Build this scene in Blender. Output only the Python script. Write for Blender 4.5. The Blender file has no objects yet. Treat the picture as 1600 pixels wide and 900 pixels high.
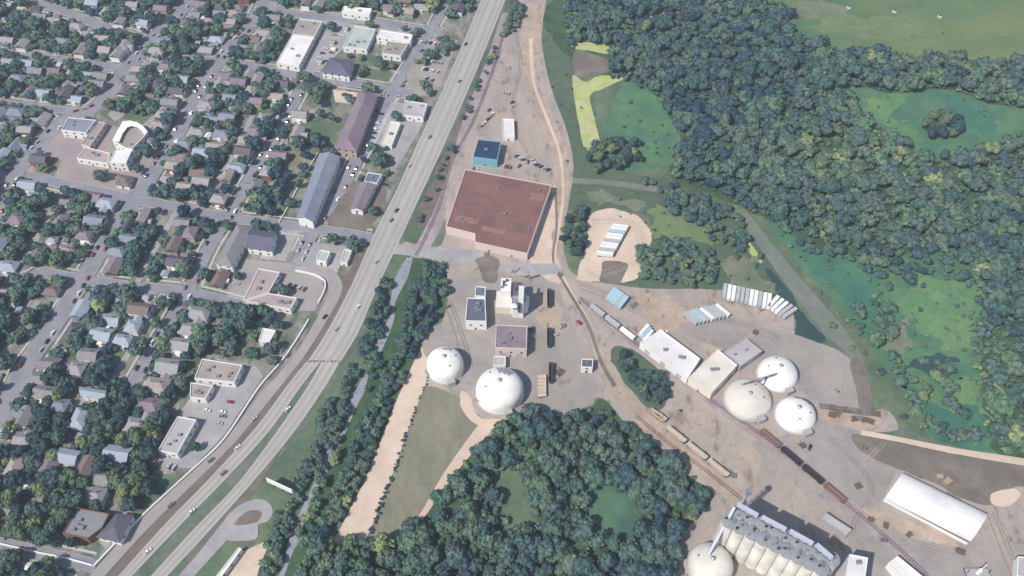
import bpy, math, random
import numpy as np
from mathutils import Vector, Matrix
from mathutils.geometry import tessellate_polygon
random.seed(7); RN = np.random.RandomState(11)
R = math.radians
C = bpy.context.scene.collection
SC = bpy.context.scene

# ------------------------------------------------------------------ camera, sky, sun, exposure
FPX = 1400.0; PITCH = R(51.0); CH = 490.0
CAM = Vector((0, -CH/math.tan(PITCH), CH))
cd = bpy.data.cameras.new('camera'); cam = bpy.data.objects.new('camera', cd); C.objects.link(cam)
cam.location = CAM; cam.rotation_euler = (math.pi/2-PITCH, 0, 0)
cd.sensor_width = 36; cd.lens = 36*FPX/1600; cd.clip_start = 1; cd.clip_end = 9000
SC.camera = cam
SUN_EL, SX, SY = R(50), .75, .66           # SX, SY: horizontal direction in which shadows fall
w = bpy.data.worlds.new('World'); SC.world = w; w.use_nodes = True
nt = w.node_tree; bg = nt.nodes['Background']; sky = nt.nodes.new('ShaderNodeTexSky')
sky.sky_type = 'NISHITA'; sky.sun_disc = False; sky.sun_elevation = SUN_EL; sky.sun_rotation = math.atan2(-SX, -SY)
nt.links.new(sky.outputs[0], bg.inputs[0]); bg.inputs[1].default_value = .115
sl = bpy.data.lights.new('sun', 'SUN'); sl.energy = 4.3; sl.angle = R(.6); sl.color = (1, .955, .895)
so = bpy.data.objects.new('sun', sl); C.objects.link(so)
dv = Vector((SX*math.cos(SUN_EL), SY*math.cos(SUN_EL), -math.sin(SUN_EL)))
so.rotation_euler = dv.to_track_quat('-Z', 'Y').to_euler(); so.location = (0, 0, 600)
SC.view_settings.view_transform = 'Standard'; SC.view_settings.look = 'None'
SC.view_settings.exposure = 0.22; SC.view_settings.gamma = 1
SC.cycles.volume_step_rate = 5; SC.cycles.volume_bounces = 0

# ------------------------------------------------------------------ pixel of the 1600x900 survey -> point on the ground (or at height z)
FW = Vector((0, math.cos(PITCH), -math.sin(PITCH))); UP = Vector((0, math.sin(PITCH), math.cos(PITCH)))
def P(px, py, z=0.0):
    d = FW + Vector((1, 0, 0))*((px-800)/FPX) + UP*((450-py)/FPX)
    t = (z-CAM.z)/d.z
    p = CAM + d*t
    return Vector((p.x, p.y, z))
def PX(x, y, z=0.0):
    v = Vector((x, y, z))-CAM
    k = v.dot(FW)
    return 800+FPX*v.x/k, 450-FPX*v.dot(UP)/k
def lin(c):
    c = c/255.0
    return c/12.92 if c <= .04045 else ((c+.055)/1.055)**2.4
def S(r, g, b, k=1.0): return (lin(r)*k, lin(g)*k, lin(b)*k)

# ------------------------------------------------------------------ materials
MATS = {}
def pm(name, rgb, rough=.8, var=.12, scale=.6, rgb2=None, s2=.08, metal=0, streak=None, bump=0, spec=.3):
    """procedural paint: colour broken by fine noise and, with rgb2, by large soft patches"""
    if name in MATS: return MATS[name]
    m = bpy.data.materials.new(name); m.use_nodes = True; n = m.node_tree; N = n.nodes; L = n.links
    b = N['Principled BSDF']; b.inputs['Roughness'].default_value = rough; b.inputs['Metallic'].default_value = metal
    b.inputs['Specular IOR Level'].default_value = spec
    g = N.new('ShaderNodeNewGeometry'); mp = N.new('ShaderNodeMapping'); L.new(g.outputs['Position'], mp.inputs[0])
    if streak: mp.inputs['Rotation'].default_value = (0, 0, streak[0]); mp.inputs['Scale'].default_value = (streak[1], 1, 1)
    t = N.new('ShaderNodeTexNoise'); t.inputs['Scale'].default_value = scale; t.inputs['Detail'].default_value = 5
    t.inputs['Roughness'].default_value = .65
    L.new(mp.outputs[0], t.inputs[0])
    r = N.new('ShaderNodeMapRange'); r.inputs[1].default_value = .3; r.inputs[2].default_value = .7
    r.inputs[3].default_value = 1-var; r.inputs[4].default_value = 1+var
    L.new(t.outputs[0], r.inputs[0])
    base = N.new('ShaderNodeRGB'); base.outputs[0].default_value = (*rgb, 1); src = base.outputs[0]
    if rgb2:
        mx = N.new('ShaderNodeMix'); mx.data_type = 'RGBA'
        t2 = N.new('ShaderNodeTexNoise'); t2.inputs['Scale'].default_value = s2; t2.inputs['Detail'].default_value = 4
        L.new(g.outputs['Position'], t2.inputs[0])
        r2 = N.new('ShaderNodeMapRange'); r2.inputs[1].default_value = .38; r2.inputs[2].default_value = .62
        L.new(t2.outputs[0], r2.inputs[0]); L.new(r2.outputs[0], mx.inputs[0])
        L.new(src, mx.inputs[6]); mx.inputs[7].default_value = (*rgb2, 1); src = mx.outputs[2]
    v = N.new('ShaderNodeVectorMath'); v.operation = 'SCALE'; L.new(src, v.inputs[0]); L.new(r.outputs[0], v.inputs['Scale'])
    L.new(v.outputs[0], b.inputs['Base Color'])
    if bump:
        bp = N.new('ShaderNodeBump'); bp.inputs['Strength'].default_value = bump; bp.inputs['Distance'].default_value = 1
        L.new(t.outputs[0], bp.inputs['Height']); L.new(bp.outputs[0], b.inputs['Normal'])
    MATS[name] = m; return m

def ground(name, cols, s1=.012, s2=.09, s3=.28, speck=.16, stain=None, st=.6, streak=None, bump=.0):
    """ground cover: three colours blended by two scales of noise, fine grain, optional sparse stains"""
    if name in MATS: return MATS[name]
    m = bpy.data.materials.new(name); m.use_nodes = True; n = m.node_tree; N = n.nodes; L = n.links
    b = N['Principled BSDF']; b.inputs['Roughness'].default_value = .95; b.inputs['Specular IOR Level'].default_value = .15
    g = N.new('ShaderNodeNewGeometry'); mp = N.new('ShaderNodeMapping'); L.new(g.outputs['Position'], mp.inputs[0])
    if streak: mp.inputs['Rotation'].default_value = (0, 0, streak[0]); mp.inputs['Scale'].default_value = (streak[1], 1, 1)
    def noise(sc, det=5, off=0, vec=None, ro=.6):
        t = N.new('ShaderNodeTexNoise'); t.noise_dimensions = '4D'; t.inputs['W'].default_value = off
        t.inputs['Scale'].default_value = sc; t.inputs['Detail'].default_value = det; t.inputs['Roughness'].default_value = ro
        L.new(vec or g.outputs['Position'], t.inputs['Vector']); return t.outputs[0]
    def rng(x, a, c_, lo=0, hi=1):
        r = N.new('ShaderNodeMapRange'); r.inputs[1].default_value = a; r.inputs[2].default_value = c_
        r.inputs[3].default_value = lo; r.inputs[4].default_value = hi; L.new(x, r.inputs[0]); return r.outputs[0]
    def mix(f, a, c_):
        mx = N.new('ShaderNodeMix'); mx.data_type = 'RGBA'; L.new(f, mx.inputs[0])
        for i, q in ((6, a), (7, c_)):
            if isinstance(q, tuple): mx.inputs[i].default_value = (*q, 1)
            else: L.new(q, mx.inputs[i])
        return mx.outputs[2]
    c = mix(rng(noise(s1, 4), .4, .6), cols[0], cols[1])
    c = mix(rng(noise(s2, 6, 3, mp.outputs[0]), .42, .66), c, cols[2])
    if stain: c = mix(rng(noise(s2*1.7, 4, 9, mp.outputs[0]), st, st+.1), c, stain)
    k = rng(noise(s3, 6, 5, None, .75), .3, .7, 1-speck*1.25, 1+speck*1.25)
    v = N.new('ShaderNodeVectorMath'); v.operation = 'SCALE'; L.new(c, v.inputs[0]); L.new(k, v.inputs['Scale'])
    L.new(v.outputs[0], b.inputs['Base Color'])
    if bump:
        bp = N.new('ShaderNodeBump'); bp.inputs['Strength'].default_value = bump; bp.inputs['Distance'].default_value = 1.5
        L.new(noise(.25, 5, 2), bp.inputs['Height']); L.new(bp.outputs[0], b.inputs['Normal'])
    MATS[name] = m; return m

def foliage(name, stops, by):
    m = bpy.data.materials.new(name); m.use_nodes = True; n = m.node_tree; N = n.nodes; L = n.links
    b = N['Principled BSDF']; b.inputs['Roughness'].default_value = .75; b.inputs['Specular IOR Level'].default_value = .2
    if by == 'attr':
        a = N.new('ShaderNodeAttribute'); a.attribute_name = 'tint'; src = a.outputs['Fac']
    else:
        a = N.new('ShaderNodeObjectInfo'); src = a.outputs['Random']
    r = N.new('ShaderNodeValToRGB'); e = r.color_ramp.elements
    while len(e) < len(stops): e.new(.5)
    for i, s in enumerate(stops): e[i].position = s[0]; e[i].color = (*s[1], 1)
    L.new(src, r.inputs[0])
    g = N.new('ShaderNodeNewGeometry'); t = N.new('ShaderNodeTexNoise'); t.inputs['Scale'].default_value = .35; t.inputs['Detail'].default_value = 3
    L.new(g.outputs['Position'], t.inputs[0])
    k = N.new('ShaderNodeMapRange'); k.inputs[1].default_value = .3; k.inputs[2].default_value = .7; k.inputs[3].default_value = .7; k.inputs[4].default_value = 1.35
    L.new(t.outputs[0], k.inputs[0])
    v = N.new('ShaderNodeVectorMath'); v.operation = 'SCALE'; L.new(r.outputs[0], v.inputs[0]); L.new(k.outputs[0], v.inputs['Scale'])
    L.new(v.outputs[0], b.inputs['Base Color']); MATS[name] = m; return m

# ------------------------------------------------------------------ mesh helpers
class MB:
    def __init__(s): s.v = []; s.f = []; s.m = []
    def add(s, vs, fs, mi=0):
        o = len(s.v); s.v += [tuple(v) for v in vs]; s.f += [tuple(i+o for i in f) for f in fs]; s.m += [mi]*len(fs); return s
    def box(s, x0, x1, y0, y1, z0, z1, mi=0, M=None):
        vs = [Vector(p) for p in ((x0,y0,z0),(x1,y0,z0),(x1,y1,z0),(x0,y1,z0),(x0,y0,z1),(x1,y0,z1),(x1,y1,z1),(x0,y1,z1))]
        if M: vs = [M @ v for v in vs]
        return s.add(vs, [(0,3,2,1),(4,5,6,7),(0,1,5,4),(1,2,6,5),(2,3,7,6),(3,0,4,7)], mi)
    def beam(s, a, b, wd, ht, mi=0):
        a = Vector(a); b = Vector(b); d = (b-a); L = d.length; d.normalize()
        sd = d.cross(Vector((0,0,1))); sd = sd.normalized() if sd.length > 1e-3 else Vector((1,0,0)); u = sd.cross(d)
        M = Matrix((( d.x, sd.x, u.x, a.x),(d.y, sd.y, u.y, a.y),(d.z, sd.z, u.z, a.z),(0,0,0,1)))
        return s.box(0, L, -wd/2, wd/2, -ht/2, ht/2, mi, M)
    def lathe(s, prof, n=32, mi=0, c=(0,0), a0=0):
        vs = []; fs = []
        for (r, z) in prof:
            for k in range(n):
                a = a0+2*math.pi*k/n; vs.append((c[0]+r*math.cos(a), c[1]+r*math.sin(a), z))
        for i in range(len(prof)-1):
            for k in range(n):
                k2 = (k+1) % n; fs.append((i*n+k, i*n+k2, (i+1)*n+k2, (i+1)*n+k))
        fs.append(tuple((len(prof)-1)*n+k for k in range(n)))
        return s.add(vs, fs, mi)
    def poly(s, pts, mi=0):
        tri = tessellate_polygon([[Vector(p) for p in pts]]); fs = []
        for t in tri:
            a, b, c_ = [Vector(pts[i]) for i in t]
            fs.append(tuple(t) if (b-a).cross(c_-a).z > 0 else tuple(reversed(t)))
        return s.add(pts, fs, mi)
    def build(s, name, mats, parent=None, loc=None, smooth=False):
        me = bpy.data.meshes.new(name); me.from_pydata(s.v, [], s.f)
        for m in (mats if isinstance(mats, (list, tuple)) else [mats]): me.materials.append(m)
        me.polygons.foreach_set('material_index', s.m)
        if smooth: me.polygons.foreach_set('use_smooth', [True]*len(s.f))
        me.update(); o = bpy.data.objects.new(name, me); C.objects.link(o)
        if parent: o.parent = parent
        if loc is not None: o.location = loc
        return o

THINGS = []          # (object, base label, px, py)
LAND = []            # landmarks for labels (name, px, py)
def empty(name, loc, rz=0):
    o = bpy.data.objects.new(name, None); C.objects.link(o); o.location = loc; o.rotation_euler = (0,0,rz); o.empty_display_size = 1; return o
def tag(o, label, cat, group=None, auto=False, mark=None):
    o['category'] = cat
    if group: o['group'] = group
    px, py = PX(*o.location)
    if auto: THINGS.append((o, label, px, py))
    else: o['label'] = label
    if mark: LAND.append((mark, px, py))
    return o
def struct(o, kind='structure'): o['kind'] = kind; return o

# polygons traced on the survey picture
def smooth_px(pts, closed=True, n=5):
    out = []; N = len(pts); rg = range(N) if closed else range(N-1)
    for i in rg:
        g = lambda k: np.array(pts[k % N] if closed else pts[min(max(k, 0), N-1)], float)
        p0, p1, p2, p3 = g(i-1), g(i), g(i+1), g(i+2)
        for k in range(n):
            t = k/n
            out.append(tuple(.5*(2*p1+(p2-p0)*t+(2*p0-5*p1+4*p2-p3)*t*t+(3*p1-p0-3*p2+p3)*t**3)))
    if not closed: out.append(tuple(pts[-1]))
    return out
SHN = [0]
def sheet(name, pts, mat, layer, smooth=True, jit=1.0, kind='structure'):
    SHN[0] += 1
    if name != 'yard_stain': layer += (SHN[0] % 5)*.2
    pp = smooth_px(pts, True, 6) if smooth else pts
    w_ = []; wild = smooth and jit >= 1
    if wild:
        W0 = [P(p[0], p[1], 0) for p in pp]; pp = resample(W0+[W0[0]], 3.0)[:-1]; jj = jit*1.3 if name != 'yard_ground' else jit
        f = [random.uniform(0, 6.28) for _ in range(4)]
    for i, p in enumerate(pp):
        if wild:
            q = p.copy(); s_ = i*.5; a_ = .9*math.sin(s_*.31+f[0])+.7*math.sin(s_*.83+f[1])+.45*math.sin(s_*1.9+f[2])+random.uniform(-.35, .35)
            q.x += jj*a_; q.y += jj*(.8*math.sin(s_*.47+f[3])+.5*math.sin(s_*1.3+f[0])+random.uniform(-.35, .35))
        else:
            q = P(p[0], p[1], 0)
            if smooth: q.x += jit*random.uniform(-1, 1)*.5; q.y += jit*random.uniform(-1, 1)*.5
        w_.append((q.x, q.y, layer*.02))
    o = MB().poly(w_).build(name, mat); return struct(o, kind)
def resample(w_, step):
    out = [w_[0]]; acc = 0
    for a, b in zip(w_, w_[1:]):
        d = (b-a).length; 
        if d < 1e-6: continue
        t = step-acc
        while t <= d: out.append(a.lerp(b, t/d)); t += step
        acc = (acc+d) % step
    if (out[-1]-w_[-1]).length > .2: out.append(w_[-1])
    return out
def ribbon_mb(mb, w_, lo, hi, z, mi=0):
    n = len(w_); L_ = []; R_ = []
    for i in range(n):
        d = (w_[min(i+1, n-1)]-w_[max(i-1, 0)]); d.z = 0; d.normalize(); s = Vector((d.y, -d.x, 0))
        L_.append(w_[i]+s*lo); R_.append(w_[i]+s*hi)
    vs = [(p.x, p.y, z) for p in L_]+[(p.x, p.y, z) for p in R_]
    mb.add(vs, [(i, i+n, i+1+n, i+1) for i in range(n-1)], mi)
    return mb
def path_w(pts, smooth=True, step=6):
    pp = smooth_px(pts, False, 6) if smooth else pts
    return resample([P(*p) for p in pp], step)
ROADS = []           # (world points, half width)
def road(name, pts, width, mat, layer=8, marks=None, walks=None, smooth=True):
    w_ = path_w(pts, smooth); ROADS.append((w_, width/2, walks)); 
    return struct(ribbon_mb(MB(), w_, -width/2, width/2, layer*.02).build(name, mat)), w_
def between(name, left, right, mat, layer, n=60, smooth=True, sub=None):
    l = resample_n([P(*p) for p in (smooth_px(left, False, 6) if smooth else left)], n)
    r = resample_n([P(*p) for p in (smooth_px(right, False, 6) if smooth else right)], n)
    mb = MB(); bands = sub or [(0, 1)]
    if name not in ('highway', 'lane_wear', 'lane_line', 'exit_ramp', 'frontage_road'): SHN[0] += 1; layer += (SHN[0] % 5)*.2
    for (a, b) in bands:
        A = [p.lerp(q, a) for p, q in zip(l, r)]; B = [p.lerp(q, b) for p, q in zip(l, r)]
        mb.add([(p.x, p.y, layer*.02) for p in A]+[(p.x, p.y, layer*.02) for p in B], [(i, i+1, i+1+n, i+n) for i in range(n-1)])
    for i, f in enumerate(mb.f):
        a, b, c_ = [Vector(mb.v[k]) for k in f[:3]]
        if (b-a).cross(c_-a).z < 0: mb.f[i] = tuple(reversed(f))
    mid = [p.lerp(q, .5) for p, q in zip(l, r)]; hw = max((p-q).length for p, q in zip(l, r))/2
    return struct(mb.build(name, mat)), mid, hw
def resample_n(w_, n):
    d = [0]
    for a, b in zip(w_, w_[1:]): d.append(d[-1]+(b-a).length)
    out = []; j = 0
    for i in range(n):
        t = d[-1]*i/(n-1)
        while j < len(d)-2 and d[j+1] < t: j += 1
        k = (t-d[j])/max(d[j+1]-d[j], 1e-6); out.append(w_[j].lerp(w_[j+1], min(k, 1)))
    return out
def inpoly(x, y, poly):
    c = False; j = len(poly)-1
    for i in range(len(poly)):
        xi, yi = poly[i]; xj, yj = poly[j]
        if (yi > y) != (yj > y) and x < (xj-xi)*(y-yi)/(yj-yi)+xi: c = not c
        j = i
    return c
# ------------------------------------------------------------------ ground materials
G = {}
G['base'] = ground('meadow_and_town_soil', [S(82,100,80), S(98,110,92), S(112,114,104)], speck=.2)
G['town'] = ground('town_lots', [S(86,98,80), S(118,114,106), S(150,145,136)], s1=.02, s2=.06, speck=.25, stain=S(80,98,78), st=.55, streak=(R(35), 2))
G['yard'] = ground('packed_gravel', [S(161,149,140), S(169,154,143), S(147,139,132)], s1=.012, s2=.035, speck=.1, stain=S(130,114,100), st=.57, streak=(R(40), 2.2))
G['yard2'] = ground('worn_tarmac_yard', [S(150,143,138), S(157,148,141), S(138,132,127)], s1=.02, s2=.05, speck=.08, stain=S(124,114,114), st=.62)
G['sand'] = ground('sandy_fill', [S(198,178,160), S(190,170,152), S(204,186,168)], s1=.02, s2=.06, speck=.08, stain=S(172,152,140), st=.66)
G['dirt'] = ground('brown_dirt', [S(168,150,134), S(178,158,142), S(152,136,122)], s1=.03, s2=.08, speck=.14, stain=S(118,104,94), st=.6)
G['dirt2'] = ground('dark_dirt', [S(112,104,98), S(126,116,106), S(104,98,90)], s1=.03, s2=.08, speck=.12)
G['mauve'] = ground('mauve_ballast', [S(152,140,140), S(164,150,148), S(140,126,128)], s1=.03, s2=.1, speck=.12)
G['grass'] = ground('rough_grass', [S(90,106,84), S(108,118,92), S(80,96,78)], s1=.02, s2=.06, speck=.16, bump=.3)
G['grassdark'] = ground('dark_grass', [S(78,98,78), S(90,104,82), S(82,92,78)], s1=.02, s2=.06, speck=.14, bump=.3)
G['olive'] = ground('dry_olive_grass', [S(122,122,100), S(134,130,110), S(114,112,98)], s1=.02, s2=.05, speck=.12, stain=S(146,134,118), st=.66, streak=(R(60), 3))
G['meadow'] = ground('green_meadow', [S(74,112,86), S(92,124,86), S(66,104,88)], s1=.012, s2=.04, speck=.12, bump=.3)
G['meadowtop'] = ground('open_field', [S(96,118,78), S(80,106,78), S(114,124,82)], s1=.008, s2=.02, speck=.12, streak=(0, .4))
G['yellow'] = ground('yellow_green_verge', [S(168,182,104), S(150,164,100), S(180,172,140)], s1=.05, s2=.12, speck=.14)
G['floor'] = ground('forest_floor', [S(66,88,64), S(74,98,68), S(56,78,60)], s1=.03, s2=.1, speck=.2, bump=.5)
G['asph'] = ground('street_asphalt', [S(134,133,142), S(142,140,144), S(124,124,132)], s1=.02, s2=.1, speck=.07)
G['hwy'] = ground('pale_highway_concrete', [S(164,160,154), S(170,164,156), S(158,154,150)], s1=.01, s2=.04, speck=.06)
G['hwyl'] = ground('worn_lane_centre', [S(154,149,144), S(158,152,148), S(150,146,142)], s1=.01, s2=.06, speck=.06)
G['front'] = ground('frontage_tarmac', [S(152,145,142), S(158,150,146), S(144,138,136)], s1=.01, s2=.05, speck=.06)
G['brownverge'] = ground('brown_verge', [S(112,100,94), S(122,110,100), S(104,96,88)], s1=.02, s2=.08, speck=.14)
G['walk'] = ground('pale_concrete', [S(176,174,172), S(168,166,166), S(182,180,176)], s1=.03, s2=.2, speck=.07)
G['line'] = pm('road_paint', S(188,184,174), .7, .1)
G['lot'] = ground('pale_parking_lot', [S(152,150,150), S(164,160,156), S(142,140,144)], s1=.03, s2=.08, speck=.08, stain=S(126,120,122), st=.62)
G['levee'] = ground('gravel_levee', [S(112,118,108), S(124,124,112), S(104,112,104)], s1=.03, s2=.1, speck=.1)
G['water'] = ground('pond_water', [S(50,72,70), S(56,80,72), S(46,66,68)], s1=.03, s2=.1, speck=.06)  # dark teal water of the ditch
G['murky'] = ground('murky_clearing', [S(74,106,88), S(66,94,84), S(84,116,90)], s1=.02, s2=.06, speck=.14)
G['tile'] = ground('school_court', [S(150,138,136), S(156,144,142), S(142,132,134)], s1=.03, s2=.08, speck=.06)

# ------------------------------------------------------------------ ground sheets
me = MB(); me.add([(-4000,-3000,0),(4000,-3000,0),(4000,5000,0),(-4000,5000,0)], [(0,1,2,3)])
struct(me.build('ground', G['base']))
TOWN = [(-260,-60),(700,-60),(752,0),(650,225),(583,365),(545,430),(500,500),(440,600),(380,665),(330,715),(240,800),(140,895),(80,980),(-260,980)]
sheet('town_ground', TOWN, G['town'], 1)
sheet('meadow_ground', [(848,-40),(1250,-60),(1750,-60),(1800,800),(1400,660),(1300,520),(1120,450),(905,435),(880,330),(895,260),(865,140)], G['grass'], 1)
sheet('field_ground', [(1205,-60),(1760,-60),(1760,118),(1500,100),(1330,84),(1240,64),(1215,20)], G['meadowtop'], 2)
sheet('meadow_ground', [(1318,135),(1400,145),(1480,140),(1540,160),(1610,172),(1640,190),(1560,225),(1510,248),(1440,248),(1390,218),(1350,188)], G['meadow'], 6)
sheet('meadow_ground', [(1200,338),(1260,345),(1320,380),(1400,395),(1450,380),(1520,378),(1535,450),(1540,560),(1570,690),(1640,712),(1480,695),(1430,650),(1400,590),(1350,530),(1300,470),(1240,400)], G['meadow'], 2)
sheet('meadow_ground', [(975,130),(1015,138),(1040,170),(1060,205),(1050,245),(1000,268),(950,262),(940,215)], G['meadow'], 2)
sheet('forest_floor', [(865,0),(1190,0),(1228,20),(1242,62),(1330,82),(1480,94),(1700,100),(1740,170),(1560,222),(1510,246),(1440,246),(1390,216),(1320,135),(1250,140),(1300,200),(1300,385),(1215,350),(1160,325),(1050,280),(1060,210),(1010,135),(940,120),(895,100)], G['floor'], 3)
sheet('forest_floor', [(1300,200),(1440,246),(1560,222),(1700,160),(1740,760),(1545,695),(1535,520),(1520,382),(1440,394),(1300,385)], G['floor'], 4)
sheet('forest_floor', [(470,980),(480,870),(520,850),(600,855),(650,820),(690,760),(740,705),(790,662),(870,650),(915,645),(940,625),(985,670),(1040,705),(1080,745),(1115,772),(1085,810),(1060,840),(1050,980)], G['floor'], 4)
sheet('meadow_ground', [(775,738),(810,728),(835,770),(832,825),(800,842),(778,800)], G['grass'], 5)
sheet('meadow_ground', [(905,765),(960,762),(990,785),(1005,850),(960,865),(915,825)], G['murky'], 5)
sheet('grass_bank', [(885,262),(1060,285),(1150,330),(1190,400),(1245,480),(1110,452),(1000,448),(1018,380),(1000,335),(905,330)], G['grassdark'], 2)
sheet('grass_bank', [(1110,330),(1165,345),(1240,470),(1300,545),(1248,532),(1238,480),(1120,450)], G['grassdark'], 3)
sheet('ditch_water', [(1196,418),(1222,440),(1258,490),(1290,532),(1248,532),(1240,500),(1215,460)], G['water'], 4)
sheet('grass_bank', [(838,90),(862,70),(900,100),(930,180),(925,240),(1000,290),(890,330),(888,260),(870,180),(845,120)], G['grassdark'], 2)
sheet('yellow_verge', [(895,118),(915,128),(938,118),(975,122),(960,130),(940,140),(922,150),(930,190),(936,226),(914,232),(904,190),(897,150)], G['yellow'], 4, jit=.4)
sheet('yellow_verge', [(898,68),(930,66),(955,72),(950,84),(925,80),(898,76)], G['yellow'], 4, jit=.4)
sheet('yellow_verge', [(1150,355),(1165,370),(1190,405),(1186,410),(1168,392),(1152,372)], G['yellow'], 6, jit=.4)
sheet('bare_patch', [(898,80),(925,84),(952,96),(955,108),(935,118),(900,118)], G['dirt2'], 4, jit=.5)
sheet('bare_patch', [(985,6),(1070,6),(1075,16),(1030,30),(1010,24),(995,16)], G['yellow'], 4, jit=.5)
between('levee_path', [(1150,335),(1190,392),(1240,460),(1290,522),(1325,560),(1344,638)], [(1168,332),(1212,388),(1268,455),(1318,512),(1347,560),(1360,636)], G['levee'], 5)
between('grass_track', [(890,286),(950,290),(1010,298),(1060,306)], [(895,278),(955,282),(1015,290),(1062,296)], G['levee'], 5)
# green strips along the highway and the railway
sheet('verge', [(795,0),(822,10),(800,60),(775,110),(745,170),(722,230),(700,290),(684,330),(672,380),(632,376),(640,340),(665,290),(700,225),(748,110)], G['grassdark'], 2)
sheet('verge', [(768,75),(780,78),(762,118),(738,170),(716,225),(690,290),(670,345),(650,352),(672,290),(700,225),(738,140)], G['brownverge'], 3)
sheet('verge', [(598,402),(640,398),(650,410),(610,480),(560,590),(520,680),(470,790),(430,905),(285,905),(330,850),(400,760),(470,670),(535,570),(590,462)], G['grass'], 2)
sheet('verge', [(640,398),(695,410),(700,455),(690,500),(655,545),(610,640),(560,760),(500,860),(470,920),(425,920),(470,800),(540,650),(600,520)], G['floor'], 3)
between('rail_bed', [(784,20),(758,100),(726,180),(706,245),(684,315),(656,372),(640,402)], [(812,20),(792,100),(766,190),(738,250),(706,320),(680,374),(658,404)], G['mauve'], 5, n=80)
G['creek'] = ground('pale_creek_bed', [S(144,144,154), S(156,154,160), S(130,134,142)], s1=.03, s2=.09, speck=.12, stain=S(98,108,104), st=.58)
CL = [(640,402),(628,432),(614,470),(612,496),(600,520),(590,548),(574,580),(562,612),(552,632),(540,668),(522,700),(506,730),(492,760),(474,800),(462,838),(452,862),(446,885),(430,915)]
cl = []; cr = []
for i, (x, y) in enumerate(CL): hw_ = 5.5+3*math.sin(i*1.9)+random.uniform(-1, 1); cl.append((x-hw_, y)); cr.append((x+hw_*.9+1, y+1))
between('creek_bed', cl, cr, G['creek'], 5, n=120)
WET = [([(1415,440),(1460,430),(1515,445),(1530,500),(1520,545),(1470,530),(1430,500)], 'bright_marsh'), ([(1250,400),(1320,410),(1380,450),(1400,500),(1340,500),(1290,450)], 'teal_marsh'), ([(1410,600),(1470,630),(1540,650),(1560,685),(1500,690),(1440,655)], 'teal_marsh'),
       ([(1435,553),(1475,550),(1490,572),(1470,600),(1440,588)], 'dark_marsh'), ([(1390,480),(1420,500),(1440,540),(1410,560),(1385,530)], 'dull_marsh'), ([(1340,150),(1420,155),(1400,190),(1370,190)], 'bright_marsh'), ([(1480,150),(1560,175),(1540,215),(1500,200)], 'teal_marsh'), ([(1490,600),(1525,590),(1540,640),(1510,640)], 'bright_marsh'),
       ([(1010,330),(1100,345),(1130,380),(1040,375)], 'bright_marsh2'), ([(1128,420),(1170,400),(1215,450),(1200,462),(1140,448)], 'dull_marsh'), ([(905,300),(1000,310),(990,325),(930,322)], 'dull_marsh'), ([(1300,20),(1480,40),(1440,60),(1280,50)], 'bright_marsh2'), ([(1240,5),(1330,10),(1300,30),(1240,28)], 'dull_marsh')]
MM = {'bright_marsh': ground('bright_marsh', [S(94,128,86), S(84,120,86), S(106,134,90)], s1=.02, s2=.07, speck=.16), 'bright_marsh2': ground('yellowish_grass', [S(104,122,84), S(98,116,82), S(114,126,88)], s1=.02, s2=.07, speck=.16),
      'teal_marsh': ground('teal_marsh', [S(64,108,92), S(76,118,90), S(60,100,88)], s1=.02, s2=.07, speck=.16), 'dark_marsh': ground('dark_marsh', [S(54,78,76), S(62,88,80), S(50,72,72)], s1=.03, s2=.09, speck=.14), 'dull_marsh': ground('dull_marsh', [S(112,118,96), S(98,108,88), S(124,124,104)], s1=.03, s2=.08, speck=.16)}
for i, (q, k) in enumerate(WET): sheet('marsh_patch', q, MM[k], 7.5+(i % 3)*1.1, jit=4)
# main yard
YARD = [(812,-10),(852,-10),(846,60),(862,140),(884,200),(896,260),(888,320),(880,360),(884,402),(905,432),(1000,450),(1110,452),(1200,460),(1238,486),(1246,530),(1305,545),(1340,580),(1352,640),(1385,640),(1402,672),(1345,680),(1400,720),(1480,700),(1700,760),(1700,980),(1060,980),(1055,900),(1062,840),(1090,808),(1115,772),(1075,742),(1040,700),(985,668),(940,622),(905,642),(870,650),(830,650),(790,660),(740,700),(720,660),(700,620),(640,600),(655,548),(690,505),(700,455),(690,412),(640,398),(632,378),(690,382),(700,300),(735,210),(775,110),(800,40)]
sheet('yard_ground', YARD, G['yard'], 6, jit=.5)
sheet('yard_ground', [(700,440),(770,420),(850,425),(880,470),(905,540),(930,620),(905,638),(850,646),(795,650),(740,640),(660,560),(700,505)], G['yard2'], 7)
sheet('yard_ground', [(960,465),(1060,470),(1150,500),(1230,520),(1310,548),(1340,590),(1350,640),(1290,640),(1240,600),(1130,545),(1030,510)], G['yard2'], 7)
sheet('yard_ground', [(1290,650),(1345,660),(1400,735),(1385,780),(1450,840),(1600,850),(1700,900),(1700,980),(1300,980),(1330,870),(1290,790),(1180,700),(1230,680)], G['yard2'], 7)
sheet('meadow_ground', [(640,600),(668,602),(700,612),(735,640),(750,660),(720,700),(690,760),(645,825),(600,856),(572,850),(600,760),(628,660)], G['olive'], 9)
between('dirt_strip', [(668,528),(640,580),(610,650),(575,740),(545,800),(522,845)], [(690,540),(665,600),(640,665),(612,745),(590,800),(570,848)], G['sand'], 10)
sheet('dirt_strip', [(660,522),(700,505),(725,530),(690,545),(668,560)], G['yard2'], 11)
between('pale_track', [(755,655),(728,690),(690,745),(655,805),(625,840)], [(785,655),(745,700),(700,755),(662,810),(630,845)], G['sand'], 11)
sheet('pale_track', [(500,848),(525,838),(575,845),(560,852),(525,850),(505,856)], G['sand'], 11, jit=.3)
between('pale_track', [(1345,672),(1400,682),(1460,694),(1540,708),(1640,722)], [(1345,680),(1400,690),(1460,703),(1540,718),(1640,734)], G['sand'], 12)
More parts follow.
